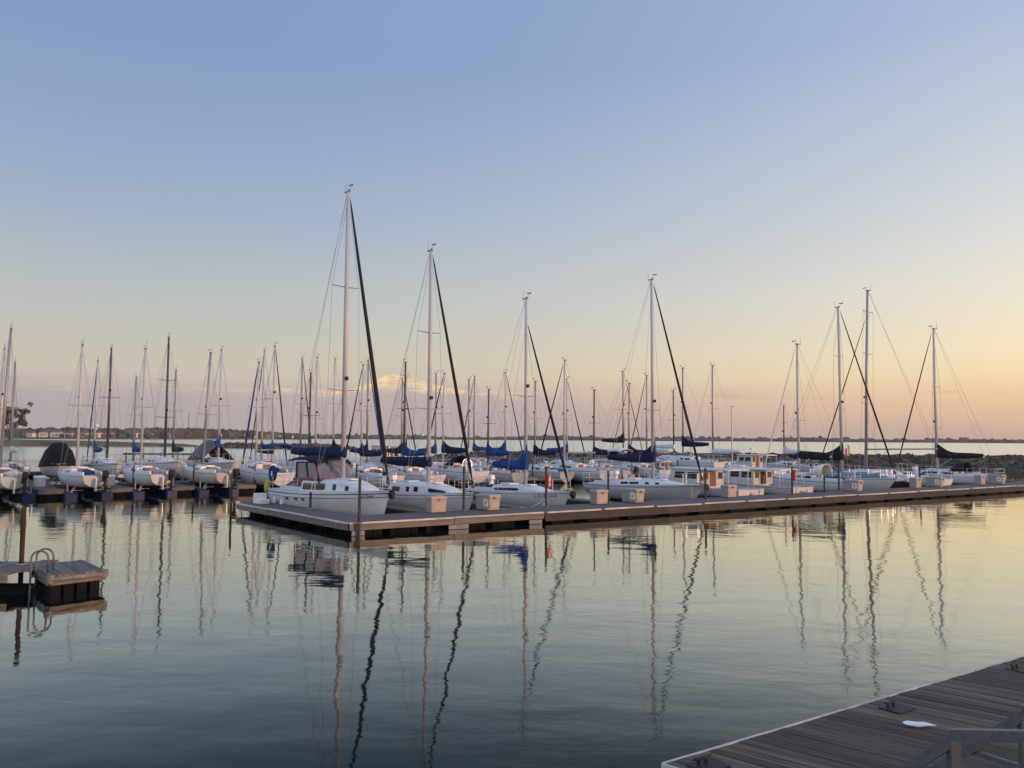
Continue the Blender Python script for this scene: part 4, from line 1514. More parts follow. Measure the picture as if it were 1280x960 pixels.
for i, a_ in enumerate([-5.35, 1.85, 9.2, 16.8, 20.2, 24.0, 28.4, 35.5, 45.0]):
    pedestal(a_ - 0.35, B2 + 0.3, 'pale power post on the second pier, %s from the left' % ['first', 'second', 'third', 'fourth', 'fifth', 'sixth', 'seventh', 'eighth', 'ninth'][i])


def red_cabinet(a, b, z, label):
    q = P(a, b)
    t = empty('extinguisher_cabinet', (q.x, q.y, z), TL + math.pi, label, 'fire cabinet', 'red fire cabinets')
    x0 = 0.06
    mb = MB()
    mb.box((x0 + 0.09, 0, 0.33), (0.18, 0.23, 0.62))
    mb.build('case', 'red_box', t, bevel=0.03)
    mb = MB()
    mb.box((x0 + 0.185, 0, 0.33), (0.012, 0.18, 0.5))
    mb.build('door', 'red_box', t, bevel=0.004)
    mb = MB()
    mb.box((x0 + 0.196, 0, 0.40), (0.008, 0.05, 0.16))
    mb.box((x0 + 0.196, 0, 0.18), (0.008, 0.10, 0.04))
    mb.build('emblem', 'white_plastic', t)


red_cabinet(10.75, 2.2, 1.35, 'red fire cabinet hanging on the pile by the bright blue covered yacht')
red_cabinet(27.95, 1.75, 1.28, 'red fire cabinet hanging on the pile by the second pilothouse boat')

# white dock steps at the stern end of the arm
q = P(0.9, 10.6)
t = empty('dock_steps', (q.x, q.y, DECK_Z), TL, 'white moulded step box on the far end of the L-shaped dock', 'steps')
mb = MB()
mb.box((0.10, 0, 0.25), (0.42, 0.52, 0.48))
mb.build('upper_step', 'white_plastic', t, bevel=0.03)
mb = MB()
mb.box((-0.28, 0, 0.12), (0.33, 0.52, 0.22))
mb.build('lower_step', 'white_plastic', t, bevel=0.03)


# ================================================================== FLEET
SA = TL              # bow towards the piers (stern to camera)
SB = TL + math.pi    # bow towards the camera
GF = 'yachts moored bow-to along the front dock'
GN = 'sailboats on the near side of the second pier'
GL = 'small keelboats raised on lifts'
GR = 'sailboats on the far side of the second pier'
GT = 'sailboats on the distant third pier'


def place(am, bm, head, L, mx):
    p = on_axis(am, bm, head, L, mx)
    return p.x, p.y


def boat(label, am, bm, head, L, H, mx=0.38, **kw):
    x, y = place(am, bm, head, L, mx)
    if kw.get('group') in (GN, GR, GT, GL) and 'hull' not in kw:
        kw['hull'] = ['gelcoat', 'aged_gelcoat', 'cream_gelcoat', 'aged_gelcoat', 'gelcoat'][int(am * 10) % 5]
        kw['spar'] = kw.get('spar', ['white_spar', 'aluminium', 'aluminium'][int(am * 10) % 3])
    return sailboat(label, x, y, head, L, H, mx, **kw)


# --- front row
root, h = boat('tallest white yacht with two spreaders, navy boom cover and a maroon windowed dodger', 3.2, 7.0, SB + R(4), 9.0, 15.1, 0.42, B=3.0, F=1.12, hull='gelcoat', stripe='stripe_navy',
               stripe2=True, cover='canvas_navy', hmast=0.35, jib='canvas_black', jr=0.085, spreads=(0.30, 0.66), wheel=True, wins=((0.03, 0.19), (0.21, 0.42), (0.54, 0.59), (0.72, 0.77)), wlo=0.22, whi=0.86,
               hc=0.58, c0=0.36, c1=0.86, wf=0.70, group=GF, rake=0.06, text=('ALOHA', 0.90, 0.2), gear=0.95, bim=None, thick=1.2, transom=-0.12, bl=4.9)
for t0 in (0.30, 0.40, 0.47):
    for sd in (1, -1):
        mb = MB()
        p = h.pt(t0, h.zs(t0) - 0.30 * h.F, sd)
        mb.box((p.x, p.y, p.z), (0.28, 0.05, 0.11))
        mb.build('porthole', 'window_glass', root, bevel=0.03)
# life-ring covers, horseshoe buoy, fenders on the tallest yacht
for (x, y, z, m, nm, lab, cat) in [(h.x(0.05), -h.hb(0.05) * 0.9, h.zs(0) + 0.75, 'canvas_blue', 'life_ring', 'blue covered life ring on the stern rail of the tallest yacht', 'life ring')]:
    t = empty(nm, root.matrix_basis @ Vector((x, y, z)) if False else (root.location + Matrix.Rotation(root.rotation_euler.z, 3, 'Z') @ Vector((x, y, z))), root.rotation_euler.z, lab, cat)
    mb = MB()
    ring = [Vector((0.30 * math.cos(k) * 0.75, 0, 0.30 * math.sin(k))) for k in [i * math.pi / 10 for i in range(21)]]
    mb.tube(ring, 0.11, 8)
    mb.build('cover', m, t, True)
    mb = MB()
    mb.box((0, -0.02, 0), (0.10, 0.10, 0.22))
    mb.build('strap', 'white_plastic', t)
t = empty('horseshoe_buoy', root.location + Matrix.Rotation(root.rotation_euler.z, 3, 'Z') @ Vector((h.x(0.0) - 0.14, -h.hb(0) * 0.95, h.zs(0) + 0.05)), root.rotation_euler.z + 0.9,
          'yellow horseshoe buoy hanging at the stern of the tallest yacht', 'buoy')
mb = MB()
arc = [Vector((0.0, 0.20 * math.cos(k), 0.30 * math.sin(k))) for k in [R(-75 + i * 33 - 105 + 90) for i in range(11)]]
mb.tube(arc, 0.10, 8)
mb.build('body', 'yellow', t, True)
mb = MB()
mb.box((0.0, 0, -0.02), (0.07, 0.3, 0.05))
mb.build('strap', 'rope', t)


def fender(rt, h, t0, sd, label, drop=0.45, m='white_plastic', r=0.10):
    p = h.pt(t0, h.zs(t0) - drop * h.F, sd) + Vector((0, sd * (r * 0.75), 0))
    w = rt.location + Matrix.Rotation(rt.rotation_euler.z, 3, 'Z') @ p
    t = empty('fender', w, rt.rotation_euler.z, label, 'fender', 'boat fenders')
    mb = MB()
    mb.tube([(0, 0, -0.32), (0, 0, -0.26), (0, 0, 0), (0, 0, 0.2), (0, 0, 0.26)], [r * 0.4, r, r, r, r * 0.35], 10)
    mb.build('bladder', m, t, True)
    mb = MB()
    mb.tube([(0, 0, 0.25), (0, -sd * r * 0.75, 0.25 + drop * h.F * 0.6)], 0.012, 5)
    mb.build('line', 'rope', t)


# cockpit enclosure: navy top, dark clear panels, a maroon skirt
xa_, xb_ = h.x(0.30), h.x(0.545)
zc_, wc_ = h.zs(0.45) + 0.50, 0.90
mb = MB()
rings = []
for i in range(11):
    k = i / 10
    xx = h.x(0.20) + (xb_ - 0.45 - h.x(0.20)) * k
    zz = zc_ + 0.86 + 0.10 * math.sin(math.pi * k) - (0.16 if k > 0.9 else 0)
    rings.append([Vector((xx, wc_ * 1.06 * c, zz + 0.16 * (1 - c * c) - (0.05 if abs(c) == 1 else 0))) for c in (-1, -0.92, -0.6, -0.2, 0.2, 0.6, 0.92, 1)])
mb.loft(rings, False, False)
o_ = mb.build('bimini', 'canvas_navy', root, True)
o_.modifiers.new('thick', 'SOLIDIFY').thickness = 0.02
mb = MB()
top_ = [Vector((xa_ - 0.1, -wc_, zc_ + 0.80)), Vector((xb_ - 0.6, -wc_ * 0.96, zc_ + 0.84)), Vector((xb_ - 0.5, -0.4, zc_ + 0.94)), Vector((xb_ - 0.5, 0.4, zc_ + 0.94)), Vector((xb_ - 0.6, wc_ * 0.96, zc_ + 0.84)), Vector((xa_ - 0.1, wc_, zc_ + 0.80))]
low_ = [Vector((xa_ - 0.1, -wc_, zc_ + 0.12)), Vector((xb_ - 0.2, -wc_ * 0.98, zc_ + 0.12)), Vector((xb_ + 0.1, -0.5, zc_ + 0.14)), Vector((xb_ + 0.1, 0.5, zc_ + 0.14)), Vector((xb_ - 0.2, wc_ * 0.98, zc_ + 0.12)), Vector((xa_ - 0.1, wc_, zc_ + 0.12))]
mb.loft([low_, top_], False, False)
o_ = mb.build('dodger_window', 'vinyl_clear', root)
o_.modifiers.new('thick', 'SOLIDIFY').thickness = 0.01
mb = MB()
mb.loft([[v + Vector((0, 0, -0.32)) for v in low_], [v + Vector((0, 0, -0.002)) for v in low_]], False, False)
o_ = mb.build('dodger_skirt', 'red_canvas', root)
o_.modifiers.new('thick', 'SOLIDIFY').thickness = 0.012
mb = MB()
for i in (0, 1, 2, 3, 4, 5):
    mb.bar(low_[i] + Vector((0, 0.0, -0.3)), top_[i], 0.07, 0.07)
for i in range(5):
    mb.bar(top_[i], top_[i + 1], 0.06, 0.06)
mb.bar((low_[0] + low_[1]) / 2, (top_[0] + top_[1]) / 2, 0.07, 0.07)
mb.bar((low_[4] + low_[5]) / 2, (top_[4] + top_[5]) / 2, 0.07, 0.07)
mb.build('dodger_frame', 'canvas_navy', root)
fender(root, h, 0.12, -1, 'white fender near the stern of the tallest yacht', 0.55)
fender(root, h, 0.22, -1, 'white fender below the portholes of the tallest yacht', 0.6)
tall_root = root

root, h = boat('second tallest front yacht, white with slanted cabin window and navy boom cover', 7.35, 6.6, SB + R(3), 8.4, 12.8, 0.42, B=2.8, F=0.95, stripe='stripe_grey', stripe2=True,
               cover='canvas_navy', hmast=0.4, jib='canvas_black', jr=0.07, spreads=(0.31, 0.64), wheel=True, wins=((0.06, 0.20), (0.30, 0.36), (0.44, 0.50), (0.66, 0.90)), hc=0.50, c0=0.34, c1=0.86, wf=0.68,
               group=GF, rake=0.07, gear=0.75, thick=1.2, bim=None, bl=4.2, wlo=0.24, whi=0.82)
root, h = boat('low white front yacht with a bright blue sail cover bunched at its mast', 13.05, 6.6, SB + R(2), 7.9, 11.0, 0.42, B=2.7, F=0.84, stripe='stripe_grey', bottom='bottom_black', cover='canvas_blue', hmast=1.15,
               jib='canvas_navy', jr=0.06, spreads=(0.47,), frac=0.86, wheel=True, wins=((0.05, 0.55),), hc=0.36, c0=0.36, c1=0.80, group=GF, text=('L. G. BREEZE', 0.86, 0.22), gear=0.80, thick=1.2, rake=0.08, bl=2.7)
fender(root, h, 0.85, -1, 'round grey fender at the bow of the bright blue covered yacht', 0.9, 'canvas_white')
root, h = boat('greyish hulled front yacht with a long navy sail cover and one spreader pair', 22.2, 6.7, SB + R(2), 8.3, 13.1, 0.43, B=2.8, F=0.93, hull='grey_gelcoat', stripe='stripe_grey', cover='canvas_navy', hmast=1.15,
               jib='canvas_black', jr=0.065, spreads=(0.34,), wheel=True, wins=((0.03, 0.17), (0.19, 0.36), (0.46, 0.52), (0.62, 0.68)), hc=0.34, c0=0.34, c1=0.84, group=GF, gear=1.0, thick=1.2, bl=3.6)
root, h = cruiser('white pilothouse boat with its stern lettered Ala I and orange lit rear windows', P(26.3, 7.3).x, P(26.3, 7.3).y, SA, 8.2, 2.8, 0.78, house=(0.33, 0.68), hh=1.08, roof_aft=0.10, ttext='Ala I', radar=False)
mb = MB()
root, h = cruiser('white pilothouse boat with its stern lettered Betty A and a dark open doorway', P(31.2, 7.2).x, P(31.2, 7.2).y, SA, 7.8, 2.7, 0.78, house=(0.36, 0.68), hh=1.0, roof_aft=0.12, ttext='Betty A', doors=2, radar=False)
root, h = boat('small white sailboat with a white dodger moored stern-to beside the teal covered yacht', 36.7, 7.4, SA, 7.0, 10.3, 0.42, stripe='stripe_navy', jib='canvas_white', jr=0.04, spreads=(0.40,), boom=True, cover='canvas_black', hmast=0.35, group='yachts moored stern-to at the front dock',
               dodg=('canvas_white', None), ladder=True, bl=2.4, gear=1.0)
root, h = boat('white front yacht with teal deck cover and black sail cover', 41.0, 7.0, SB + R(3), 9.2, 13.3, 0.42, B=2.9, F=0.90, stripe='stripe_teal', cover='canvas_black', hmast=1.2, jib='canvas_black', jr=0.06, spreads=(0.38, 0.70), group=GF, gear=0.95, thick=1.3,
               wins=((0.05, 0.30),), hc=0.36, bl=4.2)
# teal canvas over its deck
mb = MB()
rings = []
for k in range(11):
    tt = 0.42 + 0.50 * k / 10
    w = h.hb(tt) * 0.93
    z = h.zs(tt) + 0.05
    pk = 0.42 * (1 - k / 10) ** 0.7 + 0.08
    rings.append([Vector((h.x(tt), w * c, z + pk * max(0, 1 - abs(c)) ** 0.8)) for c in (-1, -0.7, -0.35, 0, 0.35, 0.7, 1)])
mb.loft(rings, False, False)
dc = mb.build('deck_cover', 'canvas_teal', root, True)
dc.modifiers.new('thick', 'SOLIDIFY').thickness = 0.012
root, h = cruiser('low launch with a red brown hull and two white fenders on its stern rail', P(43.6, 6.6).x, P(43.6, 6.6).y, SB, 6.4, 2.3, 0.62, house=(0.40, 0.62), hh=0.75, roof_aft=0.34, warm=False)
for ch in root.children:
    if ch.name.startswith('hull'):
        ch.data.materials[0] = MATS['red_brown']
for k, yy in enumerate((-0.55, 0.45)):
    fender(root, h, 0.96, 1 if k else -1, ['left', 'right'][k] + ' round white fender on the bow of the red brown launch', -0.35, r=0.17)
root, h = boat('big white yacht with a bare aluminium boom and three spreader pairs on its tilted mast', 47.2, 9.0, SA - R(1), 10.2, 15.6, 0.41, B=3.0, F=0.95, stripe='stripe_grey', jib='canvas_black', jr=0.045, frac=0.84, spar='aluminium', spreads=(0.36, 0.64, 0.88),
               cover=None, group='yachts moored stern-to at the front dock', wheel=True, gear=1.55, bl=5.4, thick=1.3, wins=((0.1, 0.5),), lean=R(3.3))
root, h = boat('white yacht with a black sail cover and dark furled jib, last yacht on the right', 54.9, 7.6, SA, 8.2, 12.9, 0.42, B=2.7, F=0.9, stripe='stripe_grey', cover='canvas_black', hmast=1.35, jib='canvas_black', jr=0.055, spreads=(0.29, 0.58), group='yachts moored stern-to at the front dock',
               gear=0.95, thick=1.3, wins=((0.05, 0.32), (0.40, 0.75)), hc=0.42, bl=3.6, dodg=('canvas_black', None))

# --- second pier, near side (stern to camera)


def lift_for(a, b, label, n=2):
    q = P(a, b)
    t = empty('boat_lift', (q.x, q.y, 0), TL + R(4) if b < 30 else TL, label, 'boat lift', 'floating boat lifts')
    for sx in (-2.0, 1.3):
        for sy in (-1, 1):
            mb = MB()
            mb.box((sx, sy * 0.98, 0.02), (1.7 if sx < 0 else 2.2, 0.74, 0.62))
            mb.build('float', 'float_blue', t, bevel=0.09)
    mb = MB()
    for sy in (-1, 1):
        mb.bar((-2.9, sy * 0.98, 0.375), (2.5, sy * 0.98, 0.375), 0.12, 0.08)
    for sx in (-2.6, -0.4, 2.0):
        mb.bar((sx, -0.95, 0.44), (sx, 0.95, 0.44), 0.1, 0.05)
    mb.build('frame', 'weathered_steel', t)
    for sx in (-2.5, 1.8):
        for sy in (-1, 1):
            mb = MB()
            mb.bar((sx, sy * 0.9, 0.42), (sx, sy * 0.55, 0.80), 0.07, 0.07)
            mb.bar((sx, sy * 1.12, 0.40), (sx, sy * 1.12, 0.95), 0.07, 0.07)
            mb.build('bunk_post', 'weathered_steel', t)


small = dict(B=2.2, F=0.80, w0=0.58, lift=0.55, bottom='bottom_black', ob=True, jib=None, group=GL, hc=0.34, rails=False, wins=((0.1, 0.5),), c0=0.40, boom=False)
boat('white keelboat on a lift at the left edge, its mast leaning beside a leafy tree', -7.6, 28, SA + R(4), 6.3, 9.9, 0.40, spreads=(0.42,), cover=None, stripe='stripe_grey', lean=R(1.4), **small)
boat('white keelboat on a lift in front of the dark tarp, with outboard and pale mast', -3.6, 28, SA + R(4), 6.3, 9.2, 0.40, spreads=(0.5,), cover=None, stripe='stripe_grey', **small)
boat('white keelboat on a lift, middle of three alike, with brown companionway door', 0.0, 28, SA + R(4), 6.3, 9.2, 0.40, spreads=(0.5,), cover=None, stripe='stripe_grey', **small)
boat('white keelboat on a lift in front of the grey boom tent', 3.75, 28, SA + R(4), 6.3, 9.2, 0.40, spreads=(0.45,), cover=None, stripe='stripe_grey', lean=R(2.0), **small)
lift_for(-7.6, 28, 'blue floated boat lift at the left edge under the first keelboat')
lift_for(-3.6, 28, 'blue floated boat lift under the keelboat by the dark tarp')
lift_for(0.0, 28, 'blue floated boat lift under the middle keelboat')
lift_for(3.75, 28, 'blue floated boat lift under the keelboat by the grey boom tent')
N = dict(group=GN)
boat('white cabin sailboat with a blue furled jib and royal blue cockpit canvas', 7.5, 28.6, SA, 7.2, 8.8, 0.36, jib='canvas_blue', jr=0.07, stripe='stripe_navy', cover=None, bim='canvas_blue', lift=0.35, bottom='grey_gelcoat', wins=((0.10, 0.30), (0.38, 0.62)), hc=0.5, **N)
boat('white sailboat with a plain dark mast and white sail cover, behind the maroon dodger', 11.0, 28, SA, 7.4, 8.2, 0.38, spar='dark_spar', cover='canvas_white', stripe='stripe_grey', hmast=0.4, **N)
boat('white cabin sailboat with a navy sail cover behind the tallest mast', 15.0, 28, SA, 7.6, 9.0, 0.38, jib='canvas_navy', cover='canvas_navy', stripe='stripe_navy', **N)
boat('white sailboat with a black mast and royal blue sail cover', 18.5, 28, SA, 7.4, 9.4, 0.40, spar='dark_spar', cover='canvas_blue', stripe='stripe_grey', ladder=True, hmast=1.0, **N)
boat('white sailboat with a navy dodger and navy cover behind the second yacht', 21.9, 28, SA, 7.8, 8.7, 0.38, jib='canvas_black', cover='canvas_navy', stripe='stripe_navy', dodg=('canvas_navy', None), lift=0.2, wheel=True, **N)
boat('white sailboat with a short dark mast and orange lit stern', 26.1, 28, SA, 7.0, 7.6, 0.40, spar='dark_spar', cover='canvas_blue', stripe='stripe_blue', dodg=('red_canvas', None), **N)
boat('white sailboat with navy cover behind the bright blue covered yacht', 30.8, 28, SA, 6.8, 8.5, 0.40, cover='canvas_navy', stripe='stripe_blue', **N)
boat('large white sloop with lettered transom and a dark stripe behind the empty slip', 33.95, 28, SA, 9.0, 10.5, 0.40, jib='canvas_navy', cover=None, stripe='stripe_navy', spreads=(0.42,), ttext='FINN', wheel=True, **N)
boat('white sailboat with a black outboard on its stern behind the navy covered yacht', 37.3, 28, SA, 7.2, 8.0, 0.40, spar='dark_spar', cover='canvas_black', ob=True, stripe='stripe_grey', hmast=0.7, bim='canvas_white', **N)
boat('white sailboat with a slim pale mast beside the black raised boom cover', 41.5, 28, SA, 7.0, 8.8, 0.38, cover='canvas_navy', stripe='stripe_grey', jib='canvas_maroon', jr=0.035, **N)
boat('white sailboat raised on a lift with a navy boom cover pointing right', 48.5, 28, SA, 7.4, 10.6, 0.42, lift=0.6, cover='canvas_navy', hmast=1.15, stripe='stripe_grey', bottom='grey_gelcoat', gear=0.95, **N)
boat('white sailboat with a curved top antenna above the first pilothouse roof', 52.7, 28, SA, 7.6, 11.1, 0.42, cover='canvas_white', hmast=0.3, stripe='stripe_grey', jib='canvas_white', jr=0.03, **N)
boat('small dark-masted sailboat near the breakwater with two spreader pairs', 63.8, 28, SA, 6.4, 7.3, 0.40, spar='dark_spar', spreads=(0.45, 0.7), cover='canvas_white', stripe='stripe_grey', **N)

# --- second pier, far side (bow to camera)
N = dict(group=GR)
boat('cluttered white sailboat behind the leftmost lift, cut by the photo edge', -6.6, 37, SB, 7.4, 9.5, 0.40, cover='canvas_white', stripe='stripe_grey', hmast=0.3, **N)
boat('grey shaded sailboat with a near black mast beside the dark tarp', 0.0, 37, SB, 7.0, 10.0, 0.40, spar='dark_spar', cover=None, stripe='stripe_navy', lift=0.55, **N)
boat('white sailboat with a tall black mast and two spreader pairs among the lifted keelboats', 3.9, 37, SB, 7.6, 11.1, 0.40, spar='dark_spar', cover=None, spreads=(0.33, 0.64), stripe='stripe_navy', lift=0.6, **N)
root, h = boat('sailboat under a grey tent tarp slung over its boom', 7.8, 37, SB, 7.8, 10.4, 0.40, cover='canvas_blue', spreads=(0.48,), stripe='stripe_grey', lift=0.5, **N)
mb = MB()
rings = []
for k in range(9):
    tt = 0.05 + 0.55 * k / 8
    w = h.hb(tt) * 1.04
    rings.append([Vector((h.x(tt), w * c, h.zs(tt) + 0.25 + (1.9 - 0.25) * (1 - abs(c)) ** 0.85 * (0.75 + 0.25 * math.sin(math.pi * k / 8)) + 0.05 * mnoise.noise(Vector((k, c * 3, 0))))) for c in (-1, -0.75, -0.5, -0.25, -0.04, 0.04, 0.25, 0.5, 0.75, 1)])
mb.loft(rings, False, False)
tp = mb.build('boom_tent', 'tarp_grey', root, True)
tp.modifiers.new('thick', 'SOLIDIFY').thickness = 0.015
boat('white sailboat with a black sail cover and dark jib, left of the tallest mast', 12.0, 37, SB, 7.6, 11.0, 0.40, cover='canvas_black', jib='canvas_navy', stripe='stripe_navy', **N)
boat('white sailboat with a maroon sail cover left of the tallest mast', 15.6, 37, SB, 7.4, 10.3, 0.40, cover='canvas_maroon', stripe='stripe_grey', spreads=(0.42,), **N)
boat('white sailboat with a blue furled jib just right of the tallest mast', 20.2, 37, SB, 7.4, 10.3, 0.40, cover='canvas_navy', jib='canvas_blue', stripe='stripe_navy', **N)
boat('white sailboat with a dark jib beneath the sunlit cloud', 23.5, 37, SB, 7.2, 8.9, 0.40, cover='canvas_black', jib='canvas_black', stripe='stripe_grey', **N)
boat('white sailboat with a blue cover just right of the second tallest mast', 26.9, 37, SB, 7.0, 9.5, 0.40, cover='canvas_blue', stripe='stripe_blue', **N)
boat('white sailboat with a pale mast midway between the second and third tall front masts', 30.4, 37, SB, 7.0, 9.1, 0.40, cover='canvas_white', hmast=0.3, stripe='stripe_grey', **N)
boat('white sailboat with two peaked royal blue sail covers left of the third tall front mast', 34.5, 37, SB, 7.6, 10.0, 0.40, cover='canvas_blue', hmast=1.2, jib='canvas_blue', stripe='stripe_blue', **N)
boat('white sailboat with a blue cover and dark jib right of the third tall front mast', 42.0, 37, SB, 7.4, 9.7, 0.40, cover='canvas_blue', jib='canvas_black', stripe='stripe_grey', **N)
boat('sailboat with a black cover on a high boom left of the fourth tall mast', 49.6, 37, SB, 7.6, 10.9, 0.40, cover='canvas_black', gear=1.55, hmast=1.1, jib='canvas_maroon', jr=0.04, stripe='stripe_grey', lift=0.3, **N)
boat('white sailboat whose dark jib slants left behind the fourth tall front mast', 53.0, 37, SA, 7.2, 10.6, 0.40, cover='canvas_white', hmast=0.3, jib='canvas_maroon', stripe='stripe_grey', **N)
boat('white sailboat with a dark short mast right of the fourth tall front mast', 57.1, 37, SB, 7.0, 9.1, 0.40, spar='dark_spar', cover='canvas_white', hmast=0.3, stripe='stripe_grey', lift=0.4, **N)

# --- third pier
N = dict(group=GT)
boat('distant sailboat with a slim mast right beside the leaning mast at the left edge', -4.3, 50, SA, 7.0, 9.6, 0.40, cover='canvas_white', hmast=0.3, stripe='stripe_grey', **N)
boat('distant sailboat with blue cover and blue stay behind the dark tarp', 1.8, 50, SA, 7.0, 10.1, 0.40, cover='canvas_blue', hmast=1.3, jib='canvas_blue', stripe='stripe_blue', **N)
boat('distant sailboat with blue cover between the dark mast and the middle keelboat', 3.9 + 1.0, 50, SA, 7.0, 8.8, 0.40, cover='canvas_blue', hmast=1.2, stripe='stripe_grey', **N)
boat('distant sailboat with a short dark cover behind the middle keelboat', 8.2, 50, SA, 7.0, 9.6, 0.40, cover='canvas_black', hmast=1.0, stripe='stripe_grey', spar='aluminium', **N)
boat('distant sailboat with a tall pale mast left of the black covered sailboat', 16.2, 50, SA, 7.4, 12.0, 0.40, cover='canvas_black', jib='canvas_black', stripe='stripe_grey', **N)
boat('distant sailboat with a two toned mast and a dark jib', 20.0, 50, SB, 7.4, 11.4, 0.40, cover='canvas_blue', jib='canvas_black', stripe='stripe_grey', **N)
boat('distant sailboat with a black cover just left of the tallest mast', 23.4, 50, SA, 7.4, 11.6, 0.40, cover='canvas_black', hmast=1.5, stripe='stripe_grey', **N)
boat('distant sailboat beside the black mast under the sunlit cloud', 31.5, 50, SB, 7.2, 10.1, 0.40, cover='canvas_black', hmast=1.3, stripe='stripe_grey', **N)
boat('distant sailboat left of the two peaked blue covers', 40.0, 50, SA, 7.2, 10.6, 0.40, cover='canvas_blue', jib='canvas_black', stripe='stripe_grey', **N)

# dark tarp-covered runabout on a lift
q = P(-3.0, 37.5)
t = empty('covered_runabout', (q.x, q.y, 0.75), R(300), 'runabout on a lift hidden under a tall black tarp', 'motor boat')
h = Hull(5.6, 2.3, 0.8, w0=0.9, rake=0.12, transom=0.0, sheer=0.3, power=True)
make_hull(h, t, 'grey_gelcoat', 'stripe_navy', 'grey_gelcoat')
mb = MB()
rings = []
for k in range(10):
    tt = 0.0 + 0.98 * k / 9
    w = h.hb(tt) * 1.06 + 0.02
    pk = 1.72 * min(1.0, 0.45 + 1.9 * k / 9, 0.35 + 2.2 * (1 - k / 9))
    if k == 0:
        pk *= 0.6
    rings.append([Vector((h.x(tt) - (0.05 if k == 0 else 0), w * c, h.zs(tt) - 0.16 + pk * (1 - abs(c) ** 3.0))) for c in (-1, -0.92, -0.7, -0.35, 0, 0.35, 0.7, 0.92, 1)])
mb.loft(rings, True, True)
mb.build('tarp', 'tarp_dark', t, auto=50)
lift_for(-3.0, 37.5, 'blue floated boat lift under the tarp-covered runabout')

# low white runabout in front of the teal covered yacht
root, h = cruiser('low white runabout behind the beige box of the teal covered yacht', P(45.2, 27.5).x, P(45.2, 27.5).y, SA, 6.0, 2.3, 0.7, house=(0.42, 0.66), hh=0.9, roof_aft=0.34, warm=True)
root, h = cruiser('white cabin boat with a signal mast above the second pilothouse roof', P(57.8, 27.6).x, P(57.8, 27.6).y, SA, 7.0, 2.6, 0.8, house=(0.38, 0.70), hh=1.3, roof_aft=0.14, warm=True, radar=True)
# lamp pole with a small light near the breakwater
q = P(66.7, 37)
t = empty('light_pole', (q.x, q.y, 0), 0, 'thin light pole near the breakwater right of the pilothouse boats', 'pole')
mb = MB()
mb.tube([(0, 0, -1), (0, 0, 7.6)], [0.09, 0.05], 8)
mb.build('pole', 'aluminium', t)
mb = MB()
mb.box((0.12, 0, 7.62), (0.4, 0.12, 0.08))
mb.build('lamp_head', 'weathered_steel', t)
# white lockers on the slatted fingers
for i, (a_, b_, lab) in enumerate([(-5.35, 28.6, 'white dock locker on the finger left of the dark tarp keelboat'), (-1.65, 28.2, 'white dock locker on the finger left of the middle keelboat'),
                                   (1.85, 28.5, 'white dock locker on the finger right of the middle keelboat'), (9.2, 28.4, 'white dock locker behind the maroon windowed dodger')]):
    q = P(a_, b_)
    t = empty('dock_locker', (q.x, q.y, 0.52), TL, lab, 'dock locker', 'white dock lockers')
    mb = MB()
    mb.box((0, 0.1, 0.27), (0.9, 0.5, 0.52))
    mb.build('body', 'canvas_white', t, bevel=0.02)
    mb = MB()
    mb.loft([[Vector((a2 * k, 0.1 + b2 * k, z)) for a2, b2 in ((-0.48, -0.28), (0.48, -0.28), (0.48, 0.28), (-0.48, 0.28))] for z, k in ((0.534, 1.0), (0.60, 1.0), (0.66, 0.85))], True, True)
    mb.build('lid', 'white_plastic', t)
# railings on the second pier behind the lifted keelboats
for i, (a0, lab) in enumerate([(-8.4, 'at the left edge'), (-4.6, 'beside the dark tarp'), (-0.9, 'behind the middle keelboat'), (2.6, 'left of the grey boom tent')]):
    q = P(a0, B2 + 0.15)
    t = empty('dock_rail', (q.x, q.y, DECK_Z), TU, 'grey pipe rail on the second pier ' + lab, 'rail', 'pipe rails on the second pier')
    for k in range(3):
        mb = MB()
        mb.tube([(k * 1.1, 0, 0), (k * 1.1, 0, 0.95)], 0.035, 6)
        mb.build('post', 'weathered_steel', t)
    mb = MB()
    mb.tube([(0, 0, 0.95), (2.2, 0, 0.95)], 0.035, 6)
    mb.build('top_rail', 'weathered_steel', t)
# dark jetty out on the left
t = empty('jetty', (-63, 132, 0), R(4), 'thin dark jetty with tall posts out beyond the lifted keelboats', 'jetty')
mb = MB()
mb.box((5.5, 0, 0.72), (12, 2.0, 0.28))
mb.build('deck', 'dock_grey', t)
for k in range(5):
    mb = MB()
    mb.tube([(k * 2.75, -0.9, -1), (k * 2.75, -0.9, 1.0 if k < 3 else 2.3)], 0.12, 8)
    mb.build('post', 'pile_steel', t)
# flybridge cruiser seen between the masts
root, h = cruiser('distant white motor yacht with a tall cabin between the tallest and second masts', P(28.0, 48.5).x, P(28.0, 48.5).y, SA, 8.0, 2.6, 0.9, house=(0.30, 0.66), hh=1.9, roof_aft=0.12, warm=False)
for i in range(12):
    pile(-11 + i * 5.6, B3 - 0.1, 1.9, 'thin pile along the distant third pier, %s from the left' % ['first', 'second', 'third', 'fourth', 'fifth', 'sixth', 'seventh', 'eighth', 'ninth', 'tenth', 'eleventh', 'twelfth'][i], group='piles of the third pier')
# orange marker on the breakwater
t = empty('marker_post', (45.5, 108.8, 1.5), 0, 'small orange and white marker post on the breakwater', 'marker')
mb = MB()
mb.box((-0.16, 0, 0.55), (0.3, 0.12, 1.1))
mb.box((0.17, 0, 0.75), (0.26, 0.12, 1.5))
mb.build('orange_panel', 'hazard_orange', t)
mb = MB()
mb.box((0.04, -0.07, 0.75), (0.14, 0.02, 1.2))
mb.build('white_stripe', 'white_plastic', t)

